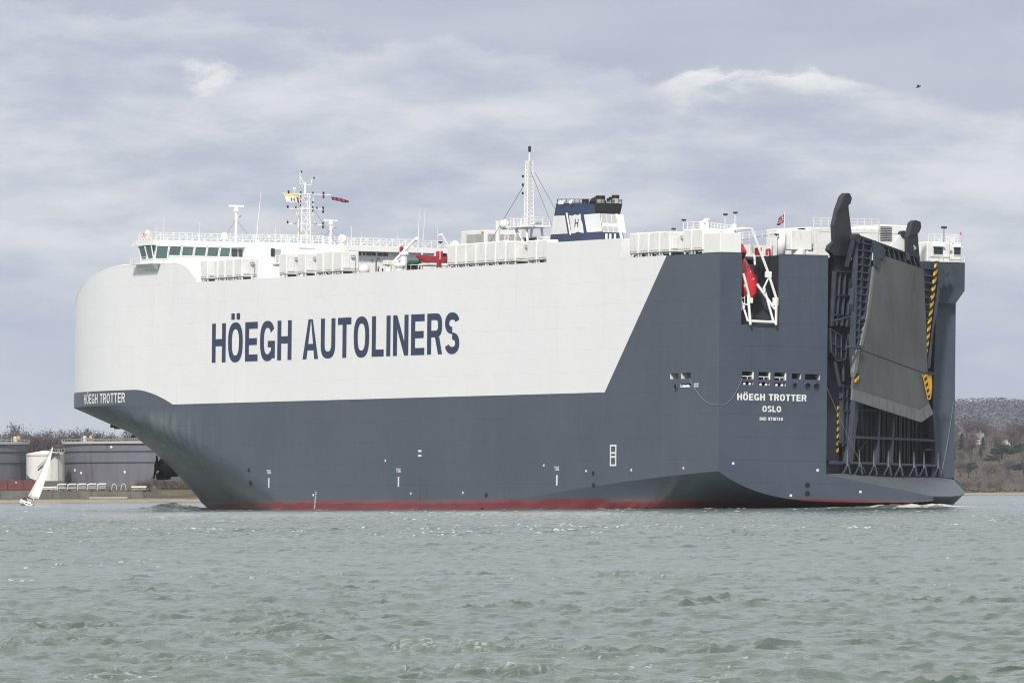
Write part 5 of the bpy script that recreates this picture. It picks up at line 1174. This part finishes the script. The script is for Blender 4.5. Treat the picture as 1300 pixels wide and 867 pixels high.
def sheet(name, X, Y, Z, m, smooth_=True):
    nr, nc = X.shape; v = np.stack([X, Y, Z], -1).reshape(-1, 3).astype(np.float32)
    i = np.arange((nr-1)*nc).reshape(nr-1, nc)[:, :-1].ravel(); f = np.stack([i, i+1, i+1+nc, i+nc], -1).astype(np.int32)
    me = bpy.data.meshes.new(name); me.vertices.add(len(v)); me.vertices.foreach_set('co', v.ravel())
    me.loops.add(f.size); me.loops.foreach_set('vertex_index', f.ravel()); me.polygons.add(len(f))
    me.polygons.foreach_set('loop_start', np.arange(0, f.size, 4, dtype=np.int32)); me.polygons.foreach_set('loop_total', np.full(len(f), 4, np.int32))
    if smooth_: me.polygons.foreach_set('use_smooth', np.ones(len(f), bool))
    me.materials.append(m); me.update(); me.validate()
    o = bpy.data.objects.new(name, me); COL.objects.link(o); o['kind'] = 'structure'; return o
def land_mat():
    m = bpy.data.materials.new('shore_land'); m.use_nodes = True; t = NT(m.node_tree); b = m.node_tree.nodes['Principled BSDF']
    o = t.n('ShaderNodeTexCoord').outputs['Object']; s = t.n('ShaderNodeSeparateXYZ'); t.L(o, s.inputs[0])
    n = t.noise(o, .12, 5, .65); n2 = t.noise(o, .9, 4, .6)
    veg = t.mix(t.step(n, .35, .65), (.075,.062,.05), (.13,.11,.075)); veg = t.mix(t.m('MULTIPLY', t.step(n2, .5, .7), .5), veg, (.05,.05,.03))
    sand = t.mix(t.step(n2, .3, .7), (.27,.22,.165), (.36,.31,.24)); sand = t.mix(t.step(t.noise(o, .5, 3, .5, (.3,1,1)), .55, .7), sand, (.16,.13,.10))
    zz = t.m('ADD', s.outputs[2], t.m('MULTIPLY', t.m('SUBTRACT', n2, .5), .5))
    c = t.mix(t.step(zz, .75, 1.2), sand, veg); c = t.mix(t.step(s.outputs[1], 5200, 6000), c, t.mix(t.step(t.noise(o, .03, 5, .7, (1, .3, 1)), .4, .6), (.10,.10,.125), (.14,.135,.16)))  # far land tinted like the far wood, distance haze in its colour
    t.L(c, b.inputs['Base Color']); b.inputs['Roughness'].default_value = .95; b.inputs['Specular IOR Level'].default_value = .1
    return m
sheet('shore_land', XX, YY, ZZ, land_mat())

# ---------------------------------------------------------------- trees
def twigm(name, a, b_): 
    m = mat(name, a, .95, .3, .35, spec=.05); return m
M['twig'] = mat('bare_twigs', (.108, .09, .104), .95, .3, .35, spec=.05)
M['twig2'] = mat('bare_twigs_brown', (.16, .128, .112), .95, .3, .35, spec=.05)
M['fir'] = mat('conifer_needles', (.018, .034, .03), .9, .35, .5, spec=.1)
M['cedar'] = mat('cedar_foliage', (.020, .044, .034), .9, .35, .5, spec=.1)
M['gorse'] = mat('gorse', (.075, .07, .03), .95, .35, .5, spec=.1)
M['gorsey'] = mat('gorse_flowers', (.5, .36, .04), .9, .25, .5, spec=.1)
M['bark'] = mat('bark', (.05, .04, .036), .95, .2, .5, spec=.05)
def crown_bare(seed, h, rad, zc, flat=1.0, n=1300, tw=.09):
    """bare crown: limbs, branches and a haze of thin twigs spreading outwards"""
    rr = random.Random(seed); mb = MB(False); tips = []
    for k in range(rr.randint(7, 10)):
        a = rr.uniform(0, 6.283); e = rr.uniform(.35, 1.25); L = rr.uniform(.55, 1.0)
        p0 = Vector((0, 0, h*rr.uniform(.18, .4))); p2 = Vector((math.cos(a)*rad*L*math.cos(e), math.sin(a)*rad*L*math.cos(e), zc-rad*flat*.3+rad*flat*1.15*math.sin(e)*L))
        p1 = p0.lerp(p2, .5)+Vector((0, 0, -.08*h)); mb.tube([p0, p1, p2], [.028*h*.55, .018*h*.5, .02], 4, False)
        for q in range(6):
            s_ = p0.lerp(p2, rr.uniform(.35, 1)); d_ = Vector((rr.gauss(0, 1), rr.gauss(0, 1), rr.gauss(.35, .8))).normalized()*rad*rr.uniform(.2, .45)
            mb.tube([s_, s_+d_], [.05, .02], 3, False); tips += [s_+d_, s_+d_*.6]
        tips.append(p2)
    for k in range(n):
        t_ = rr.choice(tips); o = Vector((rr.gauss(0, 1), rr.gauss(0, 1), rr.gauss(0, .8)))*rad*.16; p = t_+o
        d_ = (p-Vector((0, 0, h*.3))).normalized()+Vector((rr.gauss(0,.5), rr.gauss(0,.5), rr.gauss(.2,.5))); d_ = d_.normalized()*rad*rr.uniform(.10, .24)
        n_ = d_.cross(Vector((rr.gauss(0,1), rr.gauss(0,1), rr.gauss(0,1)))).normalized()*tw*rr.uniform(.6, 1.5)
        mb.add([p-n_, p+n_, p+d_], [(0, 1, 2)])
    return mb
def crown_leafy(seed, shape, n=1400, sz=.45):
    rr = random.Random(seed); mb = MB(False)
    for k in range(n):
        p, c_ = shape(rr); d_ = Vector((rr.gauss(0,1), rr.gauss(0,1), rr.gauss(0,1))).normalized(); e = d_.orthogonal().normalized(); f = d_.cross(e); s_ = sz*rr.uniform(.5, 1.4)
        mb.add([p+e*s_, p-e*s_*.6+f*s_*.8, p-e*s_*.6-f*s_*.8], [(0, 1, 2)])
    return mb
def conifer(rr, h=9):
    f = rr.random()**.7; z = h*(.08+.92*f); r_ = (1-f)*h*.27*(.75+.35*math.sin(z*3.3))+.1; a = rr.uniform(0, 6.283); q = math.sqrt(rr.random()); return Vector((math.cos(a)*r_*q, math.sin(a)*r_*q, z)), 0
cl = [(random.Random(50+i).uniform(-1,1), random.Random(80+i).uniform(-1,1), random.Random(90+i).uniform(0,1)) for i in range(14)]
def cedarf(rr):
    c_ = rr.choice(cl); return Vector((c_[0]*4.6+rr.gauss(0,1.0), c_[1]*4.6+rr.gauss(0,1.0), 2.2+c_[2]*4.2*(1-.5*abs(c_[0]))+rr.gauss(0,.35))), 0
def bushf(rr):
    a = rr.uniform(0, 6.283); e = math.asin(rr.random()); q = rr.random()**.35; return Vector((math.cos(a)*math.cos(e)*q, math.sin(a)*math.cos(e)*q, math.sin(e)*q*.85)), 0
def proto(name, crown, cm, th, tr):
    t = bpy.data.objects.new(name, None); t.empty_display_size = .5
    tb = MB(False); tb.tube([(0,0,-.6),(.05,0,th*.4),(.0,.05,th)], [tr, tr*.75, tr*.35], 7)
    return t, tb, crown, cm
protos = {}
def place(kind, x, y, s=1.0, label='', cat='tree', group=None, dz=0, rz=None, name=None):
    if kind not in protos:
        nm, crown, cm, th, trr = KINDS[kind]
        t = empty(nm); crown().build('crown', cm, t, normals=False)
        if th: MB(False).tube([(0,0,-.8),(.06,0,th*.4),(0,.05,th)], [trr, trr*.75, trr*.35], 7).build('trunk', M['bark'], t)
        protos[kind] = t; o = t
    else: o = copy_tree(protos[kind])
    o.location = (x, y, float(ground(x, y))+dz); o.scale = (s, s, s); o.rotation_euler = (0, 0, random.uniform(0, 6.28) if rz is None else rz)
    tag(o, label, cat, group); return o
KINDS = {
 'bareA': ('bare_tree', lambda: crown_bare(1, 11, 4.6, 7.0), M['twig'], 6.5, .3), 'bareB': ('bare_tree', lambda: crown_bare(2, 12, 4.2, 7.8, 1.2), M['twig'], 7.5, .28),
 'bareC': ('bare_tree', lambda: crown_bare(3, 9, 4.4, 5.6, .9), M['twig2'], 5.0, .25), 'bareD': ('bare_tree', lambda: crown_bare(4, 13, 5.4, 8.6, 1.0, 1100), M['twig'], 8.0, .34),
 'round': ('bare_bush', lambda: crown_bare(5, 5, 3.8, 3.0, .8, 1500, .06), M['twig2'], 2.0, .2),
 'fir': ('fir_tree', lambda: crown_leafy(6, conifer, 1800, .5), M['fir'], 8.0, .2), 'cedar': ('cedar_tree', lambda: crown_leafy(7, cedarf, 2600, .5), M['cedar'], 5.0, .4),
 'bush': ('bush', lambda: crown_leafy(8, bushf, 700, .2), M['gorse'], 0, 0), 'ybush': ('gorse_bush', lambda: crown_leafy(9, bushf, 700, .17), M['gorsey'], 0, 0)}
random.seed(21)
# left shore: the belt behind the tanks
gL = 'bare trees behind the oil tanks'
for x, kind, s, lab in ((-164.0,'bareA',1.12,'bare tree with a broad open crown rising above the left tank'),(-151.0,'bareD',1.05,'tallest bare tree, above the white tank'),
                        (-146.5,'bareB',1.05,'bare tree just left of the roof platform on the large tank')):
    place(kind, x, 3215, s, lab, 'tree', gL)
for k in range(46):
    x = -178+k*1.8+random.uniform(-1.4, 1.4); s = random.uniform(.9, 1.25) if x < -142 else random.uniform(.85, 1.15)
    kd = random.choice(['bareA','bareB','bareC','bareD']); lb_ = {'bareA':'purplish bare tree with a broad crown','bareB':'purplish bare tree with a narrow crown','bareC':'low brownish bare tree','bareD':'large purplish bare tree'}[kd]
    place(kd, x, 3235+random.uniform(-12, 60), s, lb_+' in the belt behind the dark tanks', 'tree', gL+', '+lb_)
for k in range(14): place(random.choice(['bareC','bareA']), -200+random.uniform(-60, 20), 3240+random.uniform(0, 60), .85, 'bare tree in the belt beyond the left picture edge', 'tree', gL+', far left')
for k in range(16):
    x = -117+k*1.55+random.uniform(-.6,.6); place('round', x, 2945+random.uniform(-6, 12), random.uniform(.5, .85), 'dull brown bush on the bank under the ship bow', 'bush', 'brown bushes on the left bank', -.3)
for k in range(12):
    x = -109+k*1.3; place('bush', x, 2920+random.uniform(-5, 5), random.uniform(.7, 1.2), 'low olive gorse on the beach edge under the ship bow', 'bush', 'gorse under the bow', -.1)
for k in range(26):
    x = -150+k*1.5+random.uniform(-.6,.6); place('bush', x, 2908+random.uniform(-2, 5), random.uniform(.5, .95), 'dry buff grass tussock along the quay foot', 'tussock', 'tussocks along the quay', -.2)
# right shore wood
gR = 'bare trees of the wood on the right shore'
place('fir', 222.8, 4660, 1.15, 'tallest dark conifer beside the ship stern', 'tree', 'conifers on the right shore', 2)
place('fir', 226.4, 4660, .85, 'second dark conifer, right of the tallest one', 'tree', 'conifers on the right shore', 2)
place('fir', 231.5, 4650, .62, 'shortest dark conifer, on the right of the three', 'tree', 'conifers on the right shore', 1)
place('cedar', 239.3, 4600, 1.0, 'broad dark cedar with flat tiers in front of the houses', 'tree', None, 5.5)
place('cedar', 249.6, 4615, .8, 'smaller dark cedar at the right picture edge', 'tree', None, 6)
for x, y, s, lab in ((226.0,4452,1.0,'round bare bush on the bank nearest the ship stern'),(230.6,4458,.8,'middle round bare bush on the bank'),(243.5,4455,.95,'round bare bush on the bank at the right')):
    place('round', x, y, s, lab, 'bush', 'round bushes on the right bank')
for k in range(95):
    x = random.uniform(196, 300); d_ = random.uniform(50, 560); y = float(shore_y(x))+d_
    kd = random.choice(['bareA','bareB','bareC','bareC','bareD']); lb_ = {'bareA':'mauve bare tree with a broad crown','bareB':'mauve bare tree with a narrow upright crown','bareC':'low pale brown bare tree','bareD':'large mauve bare tree with a spreading crown'}[kd]
    place(kd, x, y, random.uniform(.8, 1.25), lb_+' in the wood on the right shore', 'tree', gR+', '+lb_)
for k in range(46):
    x = 205+k*1.9+random.uniform(-.8,.8); place(random.choice(['bush','bush','round']), x, float(shore_y(x))+random.uniform(22, 40), random.uniform(.7, 1.3), 'low olive-brown bush along the right shore', 'bush', 'low bushes along the right shore', -.2)
place('ybush', 243.6, 4745, 1.9, 'bright yellow gorse bush below the houses on the right', 'bush', None, 3)
place('ybush', 246.2, 4745, 1.5, 'second yellow gorse clump beside the bright one', 'bush', None, 3)
for x, y, s, lab in ((217.5,4640,.9,'dark conifer half hidden behind the ship stern'),(235.2,4700,.75,'lone dark conifer below the grey roofed house')): place('fir', x, y, s, lab, 'tree', 'conifers on the right shore', .5)
for x, y, s, lab in ((245.5,4520,.8,'low spreading dark cedar in front of the pale house'),(221.0,4540,.6,'small dark cedar close to the ship stern'),(233.5,4590,.55,'small dark cedar between the conifers and the broad cedar')): place('cedar', x, y, s, lab, 'tree', None, 4)
# houses on the right slope and on the far hill
M['roof'] = mat('roof_tiles', (.24,.15,.12), .85, .15, .3); M['hwall'] = mat('house_wall', (.55,.52,.47), .85, .08, .3); M['slate'] = mat('slate_roof', (.16,.17,.19), .8, .12, .3)
def house(x, y, w_, h_, lab, roof, dz=0, rz=0, dpt=7):
    t = empty('house', (x, y, float(ground(x, y))+dz), lab, 'house', 'houses on the right'); t.rotation_euler.z = rz
    MB(False).box((-w_/2,0,-2),(w_/2,dpt,h_)).build('wall', M['hwall'], t)
    MB(False).prism([(-w_/2-.4,-.5,h_),(-w_/2-.4,dpt+.5,h_),(-w_/2-.4,dpt/2,h_+dpt*.42)], (w_+.8,0,0)).build('roof', roof, t)
    MB(False).box((w_*.25,dpt/2-.4,h_+1.5),(w_*.25+.8,dpt/2+.4,h_+dpt*.42+1.2)).build('chimney', M['roof'], t)
    for k in range(max(2, int(w_//3))):
        xx = -w_/2+1+k*(w_-2)/max(1, int(w_//3)-1 or 1); MB(False).box((xx-.5,-.05,h_-1.9),(xx+.5,-.01,h_-.7)).build('window', M['glass'], t)
for x, y, w_, h_, lab, rf_, dz in ((235.0,4760,7,3,'grey roofed house half hidden by trees left of the yellow gorse',M['slate'],-.2),(249.0,4760,7,3.2,'pale house at the right picture edge',M['slate'],.4)):
    house(x, y, w_, h_, lab, rf_, dz)
for i, (x, dz) in enumerate(((466,-1),(474,.5),(482,0),(491,1),(500,-1))):
    house(x, 8650, 7.5, 3.2, ['leftmost','second','middle','fourth','rightmost'][i]+' of the small red roofed houses on the far hill', M['roof'], dz)
# far woods on the hill crest and slope: one mass
M['farwood'] = mat('far_wood', (.12,.12,.155), .95, .3, .05, spec=.05)  # mauve bare wood, lifted bluer to put distance haze into the colour
rr = random.Random(5); fw = MB(False)
fx = [rr.uniform(340, 600) if k < 24000 else rr.uniform(-560, -330) for k in range(30000)]; fy = [rr.uniform(7000, 9100) for k in range(30000)]; fz = ground(np.array(fx), np.array(fy))
for x, y, z in zip(fx, fy, fz):
    s_ = rr.uniform(.5, 1.1); p = Vector((x, y, z+7*rr.random()**1.6))
    n0 = len(fw.v); vs = [p+Vector((rr.gauss(0, s_), rr.gauss(0, s_), abs(rr.gauss(0, s_*.9)))) for _ in range(5)]
    fw.add([tuple(v) for v in vs], [(0,1,2),(0,2,3),(1,3,4),(0,3,4)])
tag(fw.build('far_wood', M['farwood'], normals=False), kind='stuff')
mw = MB(False)   # undergrowth of the right-hand wood: twig thicket that nobody could count
for k in range(27000):
    x = rr.uniform(190, 310) if k < 15000 else rr.uniform(-90, 190); y = float(shore_y(x))+rr.uniform(46, 600); z = float(np.interp(y-4400, [46, 120, 230, 330, 600], [3.5, 5.5, 15, 24, 28])) if k < 15000 else float(ground(x, y))
    p = Vector((x, y, z+rr.uniform(-.5, 4.0))); d_ = Vector((rr.gauss(0,.5), rr.gauss(0,.5), rr.uniform(.5,1.2)))*rr.uniform(.8, 2); e = Vector((rr.gauss(0,1), rr.gauss(0,.3), 0)).normalized()*.2
    mw.add([tuple(p-e), tuple(p+e), tuple(p+d_)], [(0,1,2)])
tag(mw.build('undergrowth', M['twig'], normals=False), kind='stuff')

# ================================================================ water
def wave_tile(N, L, peak, hs, wdir, seed, kmax=None, spread=2):
    r = np.random.RandomState(seed); k1 = 2*np.pi*np.fft.fftfreq(N, L/N); KX, KY = np.meshgrid(k1, k1); K = np.hypot(KX, KY); K[0, 0] = 1
    kp = 2*np.pi/peak; S = np.exp(-.6*(kp/K)**4)/K**3.6
    ca = (KX*math.cos(wdir)+KY*math.sin(wdir))/K; S = S*np.where(ca > 0, np.abs(ca)**spread, .08*np.abs(ca)**spread); S[0, 0] = 0
    A = (r.randn(N, N)+1j*r.randn(N, N))*np.sqrt(S); h = np.fft.ifft2(A).real; sc_ = hs/4/h.std()
    h *= sc_; X = np.fft.ifft2(-1j*KX/K*A).real*sc_; Y = np.fft.ifft2(-1j*KY/K*A).real*sc_
    jx = np.fft.ifft2(KX*KX/K*A).real*sc_; jy = np.fft.ifft2(KY*KY/K*A).real*sc_
    return h, X, Y, jx+jy, L
def samp(F, L, x, y):
    N = F.shape[0]; fx = (x/L*N) % N; fy = (y/L*N) % N; i = np.floor(fx).astype(int); j = np.floor(fy).astype(int); a = fx-i; b = fy-j; i1 = (i+1) % N; j1 = (j+1) % N; i %= N; j %= N
    return (F[j, i]*(1-a)+F[j, i1]*a)*(1-b)+(F[j1, i]*(1-a)+F[j1, i1]*a)*b
t1_ = wave_tile(512, 61.0, 2.2, .08, R(-62), 4); t2_ = wave_tile(512, 17.3, .7, .052, R(-100), 8, spread=1); t3_ = wave_tile(256, 191.0, 14, .11, R(-75), 15)
rad = [0.0, 10, 20, 30, 40, 50, 60, 68, 76]; 
stp = .14
while rad[-1] < 1500:
    r_ = rad[-1]; stp = max(.14, .0018*r_) if r_ < 225 else (.4 if r_ < 640 else min(2.2, stp*1.004))
    rad.append(r_+(1.0 if 1150 < r_ < 1280 else stp))
while rad[-1] < 14000: rad.append(rad[-1]*1.03)
rad = np.array(rad)
an_ = list(np.arange(-.066, .06601, .0003)); st_ = .0006; a_ = an_[-1]
right = []
while a_ < math.pi-.05: a_ += st_; st_ *= 1.13; right.append(min(a_, math.pi))
ang = np.array([-x for x in right[::-1]]+an_+right)
RR, AA = np.meshgrid(rad, ang, indexing='ij'); WX = RR*np.sin(AA); WY = RR*np.cos(AA)
H = np.zeros_like(WX); DX = H.copy(); DY = H.copy(); J = H.copy()
gust = .75+.5*vnoise(WX/38+5, WY/120, 31)
env = .75+1.25*smooth(.55, .85, vnoise(WX/1.0+7, WY/2.2, 33))*smooth(.25, .6, vnoise(WX/6, WY/25, 35))
for (h, X, Y, jj, L), rot, g_ in ((t1_, .0, 1), (t2_, .35, .7), (t3_, -.2, 1)):
    c_, s_ = math.cos(rot), math.sin(rot); px, py = WX*c_-WY*s_, WX*s_+WY*c_; gust_ = gust*env if L < 30 else gust
    H += samp(h, L, px, py)*gust_; dxx, dyy = samp(X, L, px, py), samp(Y, L, px, py); DX += (dxx*c_+dyy*s_)*g_*gust_; DY += (-dxx*s_+dyy*c_)*g_*gust_; J += samp(jj, L, px, py)*gust_*g_
fade = 1-smooth(2000, 6000, RR)
# the ship's own waves: bow hump and splash, quarter wake
ca, sa = math.cos(R(64)), math.sin(R(64)); rx, ry = WX-39.2129, WY-1054.9021
US = -ca*rx+sa*ry; VS = sa*rx+ca*ry
rip = .25+.9*vnoise(US*.7+9, VS*.9, 77)+.7*vnoise(US*1.7, VS*2.1, 78)-.25
bowh = .85*np.exp(-((US-188)/6.5)**2-((VS+1.5)/3.2)**2)*rip+.45*np.exp(-((US-178)/4)**2-((VS+3)/2.5)**2)*rip
sternh = .45*np.exp(-((US+3)/4)**2-((VS-5)/7)**2)*rip
CH = 1.25
mod = lambda ar: ar*fade
Zw = mod(H)+bowh+sternh
Xw = WX-mod(DX)*CH*.9; Yw = WY-mod(DY)*CH*.9
fold = J*CH
q0, q1, q2 = np.percentile(fold[60:700, 100:-100], [97.2, 99.0, 99.9])
whitecap = smooth(q0, q1, fold)*smooth(.52, .74, vnoise(WX/2.1, WY/5.5, 12))*smooth(.45, .68, vnoise(WX/17+2, WY/60, 13))
whitecap = np.maximum(whitecap, smooth(q1, q2, fold)*.6*smooth(.55,.75, vnoise(WX/6, WY/20, 14)))
alongside = smooth(-20.5, -18.7, VS)*(VS < -17.5)*(US > -1)*(US < 150)*smooth(.42, .7, vnoise(US*.55, VS*1.3, 19))*.9
bowfoam = np.exp(-((US-179)/5.5)**2-((VS+2.8)/2.6)**2)*smooth(.3, .62, vnoise(US*1.3, VS*1.6, 23))*2.4
bowfoam += np.exp(-((US-199)/3.5)**2-((VS+7)/1.6)**2)*smooth(.3, .6, vnoise(US*.9, VS*1.6, 29))*2.2
wake = (np.exp(-((US+4)/6)**2-((VS-5)/10)**2)*.7+np.exp(-((US-2)/7)**2-((VS-22)/5)**2)*.6+np.exp(-((US+14)/10)**2-((VS-14)/22)**2)*.35)*smooth(.42, .66, vnoise(US*.8, VS*.7, 25))
yv = np.exp(-((WX+101.2)/2.5)**2-((WY-2000)/14)**2)*.5*smooth(.4,.6, vnoise(WX, WY/6, 27))
whitecap *= .45+.55*smooth(110, 260, RR)
foam = np.clip(whitecap+alongside+bowfoam+wake+yv, 0, 1)
def water_mat():
    m = bpy.data.materials.new('sea_water'); m.use_nodes = True; t = NT(m.node_tree); b = m.node_tree.nodes['Principled BSDF']
    o = t.n('ShaderNodeTexCoord').outputs['Object']
    at = t.n('ShaderNodeAttribute'); at.attribute_name = 'foam'
    brk = t.noise(o, 9, 5, .7)
    fo = t.m('MULTIPLY', t.m('MULTIPLY', at.outputs['Fac'], 1.7), t.step(brk, .36, .56), clamp=True)
    tint = t.noise(o, .05, 3, .5, (1, .35, 1))
    col = t.mix(t.step(tint, .35, .7), (.058,.092,.070), (.078,.114,.090))
    t.L(t.mix(fo, col, (.72,.74,.74)), b.inputs['Base Color'])
    t.L(t.m('ADD', .13, t.m('MULTIPLY', fo, .6)), b.inputs['Roughness']); b.inputs['IOR'].default_value = 1.333; b.inputs['Specular IOR Level'].default_value = .5
    h = t.m('ADD', t.noise(o, 3.2, 4, .62, (1, .75, 1)), t.m('MULTIPLY', t.noise(o, .9, 3, .55, (1, .8, 1)), 1.6))
    bp = t.n('ShaderNodeBump'); bp.inputs['Strength'].default_value = .4; bp.inputs['Distance'].default_value = .08
    t.L(h, bp.inputs['Height']); t.L(bp.outputs[0], b.inputs['Normal'])
    return m
sea = sheet('sea', Xw, Yw, Zw, water_mat())
fa_ = sea.data.attributes.new('foam', 'FLOAT', 'POINT'); fa_.data.foreach_set('value', foam.ravel().astype(np.float32))
# ---------------------------------------------------------------- air
hz = MB(False); hz.box((-2700, -300, -4.6), (2700, 14200, 125)); hz_o = hz.build('haze', bpy.data.materials.new('haze_air')); tag(hz_o, kind='stuff')
m = hz_o.data.materials[0]; m.use_nodes = True; m.node_tree.nodes.clear()
pv = m.node_tree.nodes.new('ShaderNodeVolumePrincipled'); pv.inputs['Color'].default_value = (.86, .91, 1.0, 1); pv.inputs['Density'].default_value = .000026; pv.inputs['Anisotropy'].default_value = 0.0
om = m.node_tree.nodes.new('ShaderNodeOutputMaterial'); m.node_tree.links.new(pv.outputs[0], om.inputs['Volume'])
